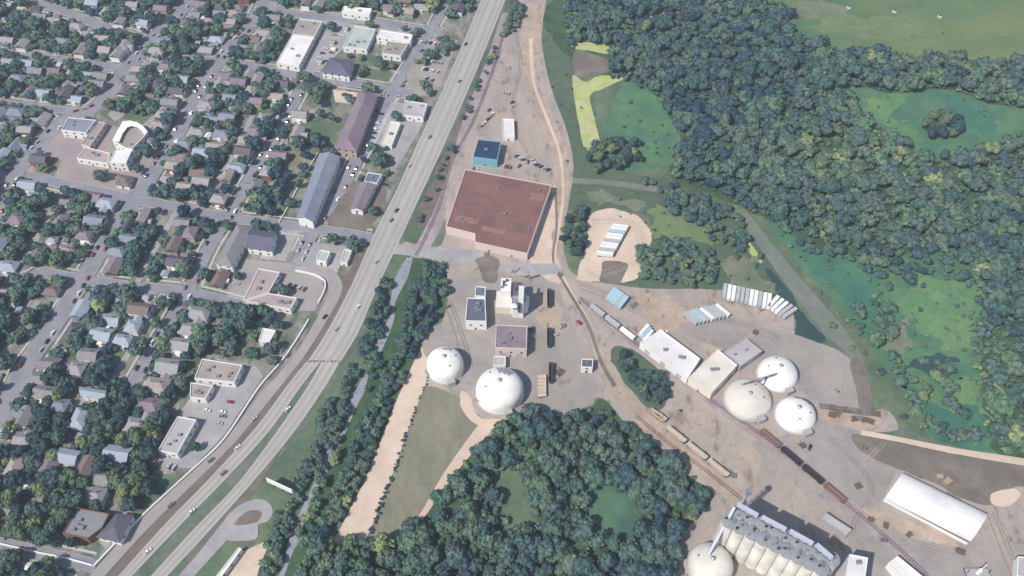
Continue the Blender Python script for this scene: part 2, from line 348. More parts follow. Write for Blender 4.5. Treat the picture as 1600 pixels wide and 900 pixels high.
sheet('bare_bank', [(1330,680),(1400,688),(1480,706),(1560,722),(1660,738),(1660,770),(1590,765),(1545,790),(1480,765),(1405,735),(1360,712)], G['dirt2'], 10)
sheet('pale_patch', [(1552,770),(1585,764),(1594,776),(1570,792),(1548,786)], G['sand'], 11, jit=.5)
sheet('sand_pad', [(925,334),(960,328),(1000,340),(1014,372),(1010,405),(1012,412),(992,440),(905,436),(900,430),(912,400),(915,360)], G['sand'], 9)
sheet('tarmac_patch', [(944,408),(980,412),(976,428),(966,443),(938,440),(940,425)], G['dirt2'], 10, jit=.4)
between('dirt_road', [(824,5),(815,60),(822,130),(842,190),(862,240),(868,300),(868,350),(862,400),(883,448),(912,500),(931,560),(952,612),(1000,655),(1050,700)],
        [(850,5),(846,60),(838,120),(868,190),(886,240),(888,300),(880,350),(874,400),(892,448),(922,500),(945,560),(972,600),(1018,648),(1066,694)], G['dirt'], 9, n=100)
between('tyre_track', [(826,60),(832,130),(854,190),(872,240),(878,300),(872,350),(866,400),(886,448),(914,500),(932,560)],
        [(832,60),(837,130),(859,190),(877,240),(882,300),(877,350),(870,400),(890,448),(919,500),(938,560)], G['sand'], 10, n=90)
between('tyre_track', [(866,300),(868,360),(863,410),(884,452),(916,508),(936,566),(958,606)], [(870,300),(871,360),(866,410),(888,450),(921,506),(942,564),(964,602)], G['dirt2'], 11, n=80)
sheet('dirt_apron', [(828,402),(862,300),(870,300),(866,400),(880,440),(850,435),(830,420)], G['sand'], 8)
between('access_road', [(612,376),(640,386),(690,388),(740,392),(800,410),(870,412)], [(606,396),(640,400),(690,406),(740,412),(800,430),(880,428)], G['lot'], 12)
sheet('bare_bank', [(1328,566),(1346,562),(1360,600),(1362,638),(1344,640),(1338,610)], G['dirt2'], 12, jit=.3)
sheet('yard_stain', [(1285,640),(1370,648),(1375,664),(1330,672),(1290,660)], G['dirt'], 15.5, jit=1)
for q in ([(838,468),(860,462),(878,486),(866,512),(842,508)], [(862,505),(884,500),(890,516),(868,522)], [(1040,520),(1060,512),(1090,500),(1060,488),(1020,478),(1000,488)], [(1140,690),(1170,700),(1190,722),(1160,716)], [(1060,640),(1082,652),(1096,668),(1072,660)], [(1350,795),(1420,815),(1500,850),(1440,845),(1370,812)], [(750,402),(778,404),(772,440),(752,440)], [(1000,460),(1060,470),(1100,492),(1030,500),(1000,480)]):
    STN = globals().get('STN', 0)+1; sheet('yard_stain', q, G['dirt'] if q[0][0] != 750 else G['dirt2'], 13.1+.2*STN, jit=1.2)
# railway through the elevator yard
between('rail_bed', [(903,472),(956,516),(1026,571),(1096,624),(1178,683),(1230,722),(1290,772),(1380,850),(1440,905)], [(913,464),(968,508),(1038,561),(1108,614),(1190,670),(1243,708),(1305,760),(1395,836),(1460,895)], G['mauve'], 9, n=90)
between('rail_bed', [(985,655),(1040,706),(1100,748),(1150,790)], [(1000,646),(1052,688),(1112,732),(1165,772)], G['dirt'], 10, n=50)
sheet('bare_soil', [(952,548),(985,548),(1040,585),(1046,622),(1034,640),(1008,634),(975,600)], G['grassdark'], 12)
sheet('sand_ring', [(735,620),(745,648),(775,662),(805,655),(780,668),(745,664),(722,640),(720,612)], G['sand'], 12, jit=.3)

TR = [[(905,445),(960,462),(1050,476),(1140,496),(1220,530)], [(990,480),(1060,520),(1110,530)], [(1240,540),(1290,580),(1300,625),(1260,650)], [(1300,690),(1360,760),(1330,820),(1350,860)], [(1060,660),(1130,690),(1200,740),(1290,800),(1360,860)],
      [(1100,640),(1170,690),(1250,740),(1330,790),(1420,850),(1500,880)], [(700,470),(712,500),(725,540),(735,575)], [(750,420),(830,445),(845,500),(838,560),(845,640)], [(870,470),(884,520),(890,580),(880,635)], [(800,30),(812,100),(800,160),(812,220),(840,260)],
      [(790,120),(795,170),(830,230),(850,270)], [(1380,690),(1340,740),(1370,790),(1440,850),(1560,870)], [(1550,800),(1570,850),(1590,900)], [(660,395),(720,430),(790,425),(850,432)], [(925,345),(990,350),(1000,400),(940,430),(915,420)]]
for i, t in enumerate(TR):
    w_ = path_w(t, True, 4); mb = MB(); o_ = random.uniform(1.4, 2.4)
    for off in (-o_, -o_+1.9) if i % 2 else (-o_, -o_+1.9, o_+1.1): ribbon_mb(mb, w_, off, off+.38, .275+.0002*i+.0001*off)
    struct(mb.build('tyre_track', G['dirt'] if i % 3 else G['dirt2']))
# ------------------------------------------------------------------ highway and frontage road
HL = [(760,-20),(705,110),(652,225),(618,300),(585,365),(547,450),(510,520),(480,566)]
HR = [(798,-20),(745,110),(695,225),(660,300),(630,365),(590,450),(560,520),(532,566)]
_, HMID, HWID = between('highway', HL, HR, G['hwy'], 14, n=80)
ROADS.append((HMID, HWID, None))
between('lane_wear', HL, HR, G['hwyl'], 15, n=80, sub=[(.07,.16),(.27,.37),(.6,.7),(.82,.92)])
between('lane_line', HL, HR, G['line'], 16, n=80, sub=[(.04,.048),(.436,.446),(.505,.52),(.955,.963)])
AL = [(480,564),(447,605),(400,668),(330,745),(260,817),(185,900),(130,960)]; AR = [(503,563),(470,605),(420,675),(350,752),(285,818),(207,900),(150,960)]
BL = [(504,563),(480,605),(432,675),(370,757),(300,830),(236,900),(180,960)]; BR = [(532,564),(508,605),(460,675),(400,748),(330,827),(262,900),(206,960)]
for l, r in ((AL, AR), (BL, BR)):
    _, mid, hw = between('highway', l, r, G['hwy'], 14, n=60); ROADS.append((mid, hw, None))
    between('lane_wear', l, r, G['hwyl'], 15, n=60, sub=[(.16,.34),(.6,.78)])
    between('lane_line', l, r, G['line'], 16, n=60, sub=[(.07,.085),(.47,.485),(.93,.945)])
between('exit_ramp', [(430,700),(400,752),(330,830),(275,905)], [(440,700),(410,752),(352,830),(297,905)], G['brownverge'], 12)
between('exit_ramp', [(275,905),(312,862),(352,812),(378,788),(400,780)], [(300,905),(335,866),(372,826),(395,806),(408,802)], G['lot'], 15)
sheet('ramp_loop', [(352,812),(378,788),(405,780),(422,788),(426,802),(418,815),(404,820),(402,840),(385,845),(350,842)], G['lot'], 14, jit=.2)
sheet('ramp_island', [(366,820),(382,802),(400,797),(409,802),(404,814),(390,819)], G['brownverge'], 17, jit=.2)
between('brown_verge', [(560,400),(535,445),(510,505),(465,572),(425,620),(370,686),(320,738),(243,814),(168,900)], [(585,368),(547,450),(512,520),(482,566),(447,605),(400,668),(330,745),(260,817),(185,900)], G['brownverge'], 12)
FL = [(455,410),(482,418),(505,432),(513,450),(504,480),(470,540),(440,580),(405,618),(350,688),(300,737),(222,810),(150,888),(110,940)]
FR = [(462,400),(505,414),(528,430),(535,452),(520,485),(487,540),(458,580),(427,618),(370,688),(322,737),(245,812),(173,890),(130,940)]
_, mid, hw = between('frontage_road', FL, FR, G['front'], 13, n=90); ROADS.append((mid, hw, None))

# ------------------------------------------------------------------ town streets
ST = {}
def street(key, pts, wd):
    o, w_ = road('street', pts, wd, G['asph'], 10+.2*len(ST), walks=True); ST[key] = w_; return w_
street('c1', [(-60,-30),(100,18),(160,42),(230,60)], 9)
street('c1b', [(400,10),(470,24),(560,32),(640,44),(690,52)], 9)
street('c2', [(-80,68),(0,82),(90,92),(190,106),(287,92),(362,100),(475,118),(595,137),(645,146)], 9)
street('c3', [(-80,150),(0,160),(60,168),(150,177)], 8)
street('c4', [(40,274),(120,292),(213,312),(280,325),(356,340),(430,350),(520,362),(592,374)], 9)
street('c5', [(-60,420),(25,438),(60,425)], 8)
street('c5b', [(60,424),(130,437),(200,447),(290,456),(380,478)], 8)
street('c6', [(-60,842),(0,852),(60,865),(150,886)], 8)
street('s0', [(-60,430),(-20,370),(0,325),(32,262),(68,220),(110,182),(152,166),(195,112),(250,50),(275,28),(310,-20)], 12)
street('s1', [(-10,690),(30,590),(70,530),(105,478),(130,437),(172,368),(213,312),(245,260),(268,225),(300,165),(345,90),(393,38),(420,-20)], 12)
street('s2', [(205,605),(255,520),(297,450),(325,390),(356,340),(388,285),(430,215),(470,140)], 8)
street('s3', [(462,415),(482,375),(500,345),(540,283),(568,228),(600,165),(620,140)], 9)
street('s4', [(560,237),(590,182),(640,100),(672,50),(700,0)], 7)
ALLEY = [[(212,446),(245,385),(280,322)], [(30,420),(62,365),(100,300)], [(60,470),(20,530),(-20,590)], [(330,300),(365,240),(395,180)], [(170,600),(215,530),(255,458)]]
for a in ALLEY:
    w_ = path_w(a); ROADS.append((w_, 2.5, None)); struct(ribbon_mb(MB(), w_, -2.2, 2.2, .17).build('alley', G['lot']))
SEG = []
for w_, hw, _ in ROADS:
    for a, b in zip(w_, w_[1:]): SEG.append((a.x, a.y, b.x, b.y, hw))
SEG = np.array(SEG)
def road_dist(x, y, skip=None):
    ax, ay, bx, by, hw = SEG.T
    dx, dy = bx-ax, by-ay; t = np.clip(((x-ax)*dx+(y-ay)*dy)/(dx*dx+dy*dy+1e-9), 0, 1)
    d = np.hypot(x-(ax+t*dx), y-(ay+t*dy))-hw
    return float(d.min())
random.seed(5)
# kerbs and sidewalks, broken where another road passes
def edge_strip(name, w_, off, wd, z, mat, height=0):
    mb = MB(); n = len(w_); run = []
    def flush():
        if len(run) > 1:
            if height:
                for a, b in zip(run, run[1:]): mb.beam((a.x, a.y, height/2), (b.x, b.y, height/2), wd, height)
            else: ribbon_mb(mb, list(run), -wd/2, wd/2, z)
        run.clear()
    for i in range(n):
        d = (w_[min(i+1, n-1)]-w_[max(i-1, 0)]).normalized(); s = Vector((d.y, -d.x, 0)); p = w_[i]+s*off
        if road_dist(p.x, p.y) > .1: run.append(p)
        else: flush()
    flush()
    return mb
kb = MB(); wb = MB()
def merge(dst, src, mi=0): dst.add(src.v, src.f, mi)
for k, w_ in ST.items():
    hw = [r[1] for r in ROADS if r[0] is w_][0]
    ww = resample(w_, 4)
    for sg in (-1, 1):
        merge(kb, edge_strip('kerb', ww, sg*(hw+.2), .3, 0, None, .36))
        merge(wb, edge_strip('sidewalk', ww, sg*(hw+3.2), 1.5, .13, None))
struct(kb.build('kerb', G['walk'])); struct(wb.build('sidewalk', G['walk']))
# pale walks beside the highway, town side lots
def lot(name, pts, mat='lot', layer=6): return sheet(name, pts, G[mat], layer, smooth=False)
lot('parking_lot', [(512,30),(552,38),(535,78),(500,110),(478,118),(470,112),(495,70)])
lot('parking_lot', [(648,60),(716,62),(690,130),(672,150),(655,150),(632,140)], 'yard2')
lot('parking_lot', [(520,140),(560,145),(548,162),(524,160)], 'sand')
lot('lawn', [(478,182),(512,182),(508,228),(448,226)], 'grass')
lot('parking_lot', [(606,158),(672,165),(655,205),(625,255),(560,238),(600,180)], 'lot')
lot('parking_lot', [(540,285),(600,275),(610,262),(600,330),(570,362),(510,352)], 'dirt2')
lot('parking_lot', [(484,378),(548,386),(520,438),(462,420)], 'lot')
lot('parking_lot', [(432,352),(470,358),(446,408),(405,405)], 'lot')
lot('parking_lot', [(382,405),(460,412),(500,430),(506,450),(492,486),(455,486),(378,476),(352,470)], 'front', 6)
lot('parking_lot', [(340,560),(400,572),(412,588),(350,680),(300,732),(232,728),(250,690)], 'lot', 6)
lot('schoolyard', [(70,228),(108,184),(165,192),(242,215),(250,240),(205,302),(130,292),(45,272)], 'tile', 6)
lot('lawn', [(62,244),(96,250),(84,278),(52,272)], 'olive', 7)
lot('parking_lot', [(268,50),(298,58),(270,130),(215,165),(180,190),(168,180),(215,118)], 'lot', 5)
lot('lawn', [(275,60),(300,70),(295,92),(262,90)], 'dirt', 7)
lot('ball_field', [(16,10),(70,10),(66,26),(16,24)], 'sand', 6)
lot('parking_lot', [(340,905),(372,865),(425,842),(412,870),(400,905)], 'sand', 14)
lot('lawn', [(222,742),(292,740),(222,806),(205,800)], 'grass', 7)
lot('parking_lot', [(190,800),(212,798),(205,822),(165,858),(148,840)], 'front', 6)
lot('parking_lot', [(265,455),(300,458),(355,465),(345,482),(258,468)], 'lot', 6)
lot('lawn', [(452,610),(380,680),(400,640)], 'grass', 5)
# random lawns, drives and bare lots between the houses
LM = {'lawn': MB(), 'drive': MB(), 'dry': MB()}
for i in range(420):
    px = random.uniform(-150, 690); py = random.uniform(10, 880)
    if not inpoly(px, py, TOWN) or px > 250+max(0, (620-py)*.75): continue
    c = P(px, py); a = R(random.choice([58, 58, -12])+random.uniform(-4, 4)); l = random.uniform(6, 16); wd = random.uniform(2.6, 11)
    if road_dist(c.x, c.y) < 7: continue
    k = random.random(); nm = 'lawn' if k < .5 else 'drive' if k < .8 else 'dry'
    if nm == 'drive': wd = 1.8
    u = Vector((math.cos(a), math.sin(a), 0)); v = Vector((-u.y, u.x, 0)); z = .03+.00012*i
    q = [c+u*l+v*wd, c-u*l+v*wd, c-u*l-v*wd, c+u*l-v*wd]
    LM[nm].poly([(p.x, p.y, z) for p in q])
for nm, on, mt in (('lawn', 'lawn', 'grass'), ('drive', 'driveway', 'lot'), ('dry', 'lawn', 'olive')): struct(LM[nm].build(on, G[mt]))
# ------------------------------------------------------------------ building materials
def rf(n, rgb, var=.1, **k): return pm('roof_'+n, rgb, .8, var, k.pop('scale', .5), **k)
RM = {'brown': rf('brown_steel', S(130,95,88), .22, rgb2=S(114,84,80), s2=.05, streak=(R(8), 14), scale=.12), 'patchrbrown': rf('patch_brown', S(122,92,86), .2, streak=(R(8), 14), scale=.12), 'patchdark': rf('patch_dark', S(114,88,84), .2, streak=(R(8), 14), scale=.12), 'patchpinkr': rf('patch_pink', S(140,106,98), .2, streak=(R(8), 14), scale=.12), 'white': rf('white_membrane', S(222,218,214), .05, rgb2=S(204,200,198), s2=.06),
      'cream': rf('cream_membrane', S(214,206,196), .05, rgb2=S(200,192,182), s2=.08), 'grey': rf('grey_shingle', S(128,126,128), .14), 'lgrey': rf('pale_grey_shingle', S(146,143,143), .14),
      'mauve': rf('mauve_shingle', S(122,108,118), .13, rgb2=S(132,118,124)), 'blue': rf('blue_grey_shingle', S(120,126,140), .13, rgb2=S(130,134,146)), 'navy': rf('dark_blue_steel', S(38,56,82), .08, rgb2=S(46,64,88)),
      'tan': rf('tan_gravel_roof', S(158,148,142), .08, rgb2=S(146,136,130)), 'pink': rf('pinkish_gravel_roof', S(168,152,150), .08, rgb2=S(156,142,140)), 'dark': rf('charcoal_shingle', S(92,90,98), .14),
      'rbrown': rf('brown_shingle', S(116,102,98), .15), 'green': rf('pale_green_grey_roof', S(176,182,172), .07, rgb2=S(160,168,160)), 'lblue': rf('pale_blue_shingle', S(150,158,168), .12), 'greyp': rf('grey_pink_membrane', S(176,170,170), .05, rgb2=S(164,158,160)),
      'purple': rf('dark_violet_roof', S(98,96,114), .1, rgb2=S(90,90,106)), 'teal': rf('slate_teal_roof', S(100,112,124), .1)}
WM = {k: pm('wall_'+k, c, .85, .06, 1.5) for k, c in {'white': S(224,222,216), 'cream': S(214,206,190), 'grey': S(160,158,158), 'brick': S(128,92,80), 'tan': S(176,160,142), 'pink': S(206,188,182), 'cyan': S(118,168,182), 'blue': S(130,142,160), 'green': S(140,152,138), 'metal': S(172,172,176)}.items()}
GLASS = pm('window_glass', (.05,.06,.075), .15, .2, .3, spec=.6); DOOR = pm('painted_door', S(96,84,80), .6, .1); TRIM = pm('white_trim', S(220,218,214), .6, .05)
STEEL = pm('galvanised_steel', S(150,154,160), .5, .1, metal=.5); DSTEEL = pm('dark_steel', S(66,64,68), .6, .15); CONC = pm('silo_concrete', S(228,223,212), .85, .07, .4, rgb2=S(200,194,184), s2=.1)
POLYS = []
OCC = []             # occupied circles (x, y, r)
def occupy(x, y, r): OCC.append((x, y, r))
def free(x, y, r):
    for a, b, c_ in OCC:
        if (a-x)**2+(b-y)**2 < (c_+r)**2: return False
    return True

def on_building(x, y, r):
    for po, cx, cy, rr in POLYS:
        if (x-cx)**2+(y-cy)**2 < (rr+r)**2 and any(inpoly(x+r*math.cos(t), y+r*math.sin(t), po) for t in (0, 1.05, 2.1, 3.14, 4.2, 5.2)): return True
    return False
def windows(root, a, b, h, storeys, gap=5.0, size=(1.7, 1.4), cap=14, name='window'):
    """windows of their own along the wall a->b (local coordinates, outside to the right of a->b)"""
    d = b-a; L = d.length; d = d.normalized(); nrm = Vector((d.y, -d.x, 0)); n = int((L-2)/gap)
    if n < 1: return 0
    n = min(n, cap); ang = math.atan2(d.y, d.x); c = 0
    for s_ in range(storeys):
        z = (s_+.55)*h/storeys
        for i in range(n):
            p = a+d*(L*(i+.5)/n)+nrm*.05
            if name not in WMESH or WMESH[name][1] != size:
                f = MB().box(-size[0]/2, size[0]/2, -.06, .1, -size[1]/2, size[1]/2)
                me = bpy.data.meshes.new(name); me.from_pydata(f.v, [], f.f); me.materials.append(GLASS); WMESH[name] = (me, size)
            o = bpy.data.objects.new(name, WMESH[name][0]); C.objects.link(o); o.parent = root; o.location = (p.x, p.y, z); o.rotation_euler = (0, 0, ang); c += 1
    return c
WMESH = {}
def ccw(pts):
    ar = sum(a.x*b.y-b.x*a.y for a, b in zip(pts, pts[1:]+pts[:1]))
    return pts if ar > 0 else pts[::-1]
def bld(name, label, cat, px, h, roof='grey', wall='white', style='flat', storeys=1, rh=None, win=True, units=0, doors=1, dock=0, rad=True, group=None, mark=None, gz=0, auto=False, parapet=.6):
    W = ccw([P(x, y, h) for x, y in px]); c = sum(W, Vector())/len(W); c.z = gz
    e = empty(name, c); L = [Vector((p.x-c.x, p.y-c.y, 0)) for p in W]; n = len(L); hh = h-gz
    tag(e, label, cat, group, auto=auto, mark=mark)
    wm = MB(); rm = MB()
    def side(z0, z1): 
        vs = [(p.x, p.y, z0) for p in L]+[(p.x, p.y, z1) for p in L]; wm.add(vs, [(i, (i+1) % n, n+(i+1) % n, n+i) for i in range(n)])
    if style == 'flat':
        t = hh+parapet; ins = []
        for i in range(n):
            a, b, d = L[i-1], L[i], L[(i+1) % n]; u = (b-a).normalized(); v = (d-b).normalized(); n1 = Vector((-u.y, u.x, 0)); n2 = Vector((-v.y, v.x, 0)); m = (n1+n2); m = m/max(m.dot(n1), .3)
            ins.append(b+m*.45)
        side(0, t); vs = [(p.x, p.y, t) for p in L]+[(p.x, p.y, t) for p in ins]; wm.add(vs, [(i, (i+1) % n, n+(i+1) % n, n+i) for i in range(n)])
        vs = [(p.x, p.y, t) for p in ins]+[(p.x, p.y, hh-.1) for p in ins]; wm.add(vs, [(i, (i+1) % n, n+(i+1) % n, n+i) for i in range(n)])
        rm.poly([(p.x, p.y, hh) for p in ins])
        rm.poly([(p.x, p.y, hh-.3) for p in ins])
    else:
        if (L[1]-L[0]).length < (L[2]-L[1]).length: L = L[1:]+L[:1]
        side(0, hh); a, b, c2, d = L; m1 = (a+d)/2; m2 = (b+c2)/2; ax = (m2-m1).normalized(); wdt = (d-a).length
        rh = rh if rh is not None else wdt*.22
        ov = .7; sy = (a-d).normalized()
        A, B, C2, D = a+sy*ov-ax*ov, b+sy*ov+ax*ov, c2-sy*ov+ax*ov, d-sy*ov-ax*ov; dz = -ov*rh/(wdt/2)
        if style == 'gable':
            wm.add([(*a.xy, hh), (*d.xy, hh), (*m1.xy, hh+rh-.1), (*b.xy, hh), (*c2.xy, hh), (*m2.xy, hh+rh-.1)], [(0, 2, 1), (3, 4, 5)])
            M1 = m1-ax*ov; M2 = m2+ax*ov
            for th in (0,):
                vs = [(*A.xy, hh+dz), (*B.xy, hh+dz), (*M2.xy, hh+rh), (*M1.xy, hh+rh), (*C2.xy, hh+dz), (*D.xy, hh+dz)]
                vs += [(x, y, z-.3) for x, y, z in vs]
                rm.add(vs, [(0,1,2,3), (4,5,3,2), (7,6,9,8), (11,10,8,9), (0,6,7,1), (4,10,11,5), (1,7,8,2), (2,8,10,4), (3,9,6,0), (5,11,9,3)])
        elif style == 'hip':
            ins = min(wdt*.5, (b-a).length*.45); M1 = m1+ax*ins; M2 = m2-ax*ins
            vs = [(*A.xy, hh+dz), (*B.xy, hh+dz), (*C2.xy, hh+dz), (*D.xy, hh+dz), (*M1.xy, hh+rh), (*M2.xy, hh+rh)]
            rm.add(vs, [(0,1,5,4), (1,2,5), (2,3,4,5), (3,0,4), (3,2,1,0)])
        elif style == 'vault':
            K = 14; vs = []
            for e_, off in ((m1, 0), (m2, 0)):
                for k in range(K+1):
                    t = math.pi*k/K; p = e_+(-sy)*(-math.cos(t)*wdt/2); vs.append((p.x, p.y, hh+rh*math.sin(t)))
            rm.add(vs, [(k, k+K+1, k+K+2, k+1) for k in range(K)]); rm.add(vs[:K+1], [tuple(range(K+1))]); rm.add(vs[K+1:], [tuple(reversed(range(K+1)))])
    wo = wm.build('wall', WM[wall], e); ro = rm.build('roof', RM[roof], e, smooth=False)
    if win:
        nn = len(L); tot = 0
        for i in range(nn):
            a, b = L[i], L[(i+1) % nn]
            if tot < 60: tot += windows(e, a, b, hh, storeys)
    for k in range(doors):
        i = min(range(n), key=lambda i: (L[i]+L[(i+1) % n]).y); a, b = L[i], L[(i+1) % n]; d = (b-a).normalized(); nr = Vector((d.y, -d.x, 0)); p = a.lerp(b, (k+.62)/(doors+.3))+nr*.04
        M = Matrix.Translation(p) @ Matrix.Rotation(math.atan2(d.y, d.x), 4, 'Z'); MB().box(-.6, .6, -.05, .12, 0, 2.2, 0, M).build('door', DOOR, e)
    for k in range(dock):
        i = max(range(n), key=lambda i: (L[i]-L[(i+1) % n]).length if (L[i]+L[(i+1) % n]).y < 0 else 0); a, b = L[i], L[(i+1) % n]; d = (b-a).normalized(); nr = Vector((d.y, -d.x, 0)); p = a.lerp(b, (k+.5)/dock)+nr*.06
        M = Matrix.Translation(p) @ Matrix.Rotation(math.atan2(d.y, d.x), 4, 'Z'); MB().box(-2, 2, -.05, .12, 0, min(4.2, hh*.7), 0, M).build('loading_door', WM['metal'], e)
    xs = [p.x for p in L]; ys = [p.y for p in L]; poly = [(p.x, p.y) for p in L]; k = 0; tr = 0
    rs = random.Random(len(label)*31+n+int(c.x)); zz = hh if style == 'flat' else hh+.5
    while k < units and tr < 200:
        tr += 1; x = rs.uniform(min(xs), max(xs)); y = rs.uniform(min(ys), max(ys)); s_ = rs.uniform(.7, 1.5)
        if all(inpoly(x+dx*3, y+dy*3, poly) for dx in (-1, 1) for dy in (-1, 1)):
            mb = MB().box(x-s_, x+s_, y-s_*.7, y+s_*.7, zz, zz+1.1+.3*s_); mb.lathe([(.35*s_, zz+1.1+.3*s_), (.35*s_, zz+1.3+.3*s_)], 8, 0, (x, y)); mb.build('roof_unit', STEEL, ro); k += 1
    POLYS.append(([(c.x+p.x, c.y+p.y) for p in L], c.x, c.y, max(p.length for p in L)))
    if rad:
        u = (L[1]-L[0]); v = (L[-1]-L[0]); nu = max(1, int(u.length/8)); nv = max(1, int(v.length/8))
        for i in range(nu+1):
            for j in range(nv+1):
                p = L[0]+u*(i/nu)+v*(j/nv); occupy(c.x+p.x, c.y+p.y, 3.5)
    e['_poly'] = 1; del e['_poly']
    return e

# ------------------------------------------------------------------ the works on the right of the highway
wh = bld('warehouse', 'huge brown steel roofed warehouse between the highway and the dirt road', 'warehouse', [(727,265),(862,290),(824,397),(742,379),(742,366),(697,355)], 7, 'brown', 'pink', win=False, units=7, dock=5, doors=2, mark='the brown warehouse')
ro = [o for o in wh.children if o.name.startswith('roof')][0]
po = [(p.x-wh.location.x, p.y-wh.location.y) for p in [P(x, y, 7) for x, y in [(727,265),(862,290),(824,397),(742,379),(742,366),(697,355)]]]
a_ = P(727,265,7); b_ = P(862,290,7); u_ = (b_-a_).normalized(); v_ = Vector((u_.y, -u_.x, 0)); sm = MB(); am = MB()
for k in range(1, 16):                     # raised seams of the steel roof
    run = [a_+v_*(k*3.6)+u_*t for t in range(-30, 90)]; run = [p-wh.location for p in run if inpoly(p.x-wh.location.x, p.y-wh.location.y, po)]
    if len(run) > 4: (sm if k % 4 else am).beam((*run[1].xy, 7.1), (*run[-2].xy, 7.1), .3 if k % 4 else .55, .3)
for i, (x0, x1, y0, y1, mt) in enumerate(((730,772,276,283,'rbrown'),(722,768,296,303,'dark'),(716,760,318,324,'rbrown'),(712,748,336,345,'pinkr'),(782,822,300,316,'rbrown'),(806,826,346,362,'dark'),(754,790,352,360,'pinkr'),(830,852,300,312,'pinkr'))):
    pa = [P(x0, y0, 7)-wh.location, P(x1, y0+(x1-x0)*.19, 7)-wh.location, P(x1-(y1-y0)*.3, y1+(x1-x0)*.19, 7)-wh.location, P(x0-(y1-y0)*.3, y1, 7)-wh.location]
    m_ = MB().poly([(p.x, p.y, 7.06) for p in pa]); m_.build('roof_patch', RM['patch'+mt], ro)
sm.build('roof_seam', RM['brown'], ro); am.build('roof_ridge_strip', RM['brown'], ro)
bld('warehouse', 'small dark blue roofed shed with cyan front above the brown warehouse', 'warehouse', [(747,218),(783,222),(777,251),(739,246)], 7.5, 'navy', 'cyan', win=False, units=1, dock=2, mark='the dark blue shed')
bld('storage_shed', 'low white shed in the gravel yard above the dark blue shed', 'shed', [(785,186),(803,187),(804,215),(786,214)], 4, 'white', 'white', win=False, doors=1, mark='the low white shed')
bld('mill_building', 'blue and slate roofed mill with white front beside the wooded stream', 'mill', [(730,466),(758,467),(760,503),(727,502)], 9, 'purple', 'white', win=True, units=4, mark='the blue roofed mill')
bld('annex', 'small teal roofed tower standing against the back of the blue roofed mill', 'annex', [(743,448),(759,449),(758,464),(742,463)], 11, 'teal', 'white', win=False, units=1)
bld('mill_building', 'square mauve roofed works building with pink front between the white plant and the large dome', 'works building', [(775,508),(824,510),(823,546),(774,544)], 9, 'mauve', 'pink', win=True, units=4, dock=2, mark='the mauve works building')
bld('shed', 'pale flat annex between mauve works building and large dome', 'shed', [(772,557),(790,557),(790,572),(771,572)], 4, 'greyp', 'white', win=False)
bld('control_house', 'small control house with dark roof and white walls alone in the yard', 'control house', [(909,561),(927,562),(926,575),(908,574)], 6, 'dark', 'white', storeys=2, units=1, mark='the control house')
# white process plant
pl = empty('process_plant', P(800, 478)); tag(pl, 'white process plant of stepped blocks, tower, bins and ducts beside the mill', 'plant', mark='the white process plant')
c0 = pl.location
def blk(nm, px, h, m, z0=0, rm_='cream'):
    W = ccw([P(x, y, h) for x, y in px]); L = [(p.x-c0.x, p.y-c0.y) for p in W]; n = len(L)
    mb = MB(); mb.add([(*p, z0) for p in L]+[(*p, h) for p in L], [(i, (i+1) % n, n+(i+1) % n, n+i) for i in range(n)]); mb.poly([(*p, h) for p in L], 1)
    return mb.build(nm, [m, RM[rm_]], pl)
blk('low_block', [(776,455),(799,456),(800,481),(774,480)], 7, WM['cream'], 0, 'cream')
blk('high_block', [(783,434),(799,435),(798,455),(782,455)], 14, WM['white'], 0, 'white')
blk('tower_block', [(811,446),(819,447),(818,466),(810,465)], 22, WM['white'], 0, 'white')
blk('middle_block', [(802,440),(811,441),(811,462),(801,462)], 16, WM['grey'], 0, 'dark')
blk('rear_block', [(800,462),(817,463),(817,484),(801,484)], 9, WM['white'], 0, 'teal')
for i, (x, y) in enumerate(((804,490),(812,491),(820,487),(822,478))):
    q = P(x, y)-c0; MB().lathe([(2.2, 0), (2.2, 9), (.5, 10.5), (.5, 11)], 14, 0, (q.x, q.y)).build('bin', WM['white'], pl)
for (a, b, za, zb) in (((803,452),(812,452),18,23),((806,470),(806,490),12,11),((799,448),(803,448),16,18),((815,470),(821,484),20,11)):
    A = P(*a)-c0; B = P(*b)-c0; MB().beam((A.x, A.y, za), (B.x, B.y, zb), 1.1, 1.1).build('duct', STEEL, pl)
rs = random.Random(3)
for k in range(14):
    q = P(rs.uniform(784,797), rs.uniform(438,452), 14)-c0 if k < 5 else P(rs.uniform(803,816), rs.uniform(452,480), 16)-c0; z = 14 if k < 5 else 16
    MB().box(q.x-.8, q.x+.8, q.y-.6, q.y+.6, z-(0 if k < 5 else 8), z+1.4).build('roof_unit', STEEL if k % 2 else DSTEEL, pl)
for x, y in ((800,455),(815,470),(790,470)): 
    q = P(x, y); occupy(q.x, q.y, 12)

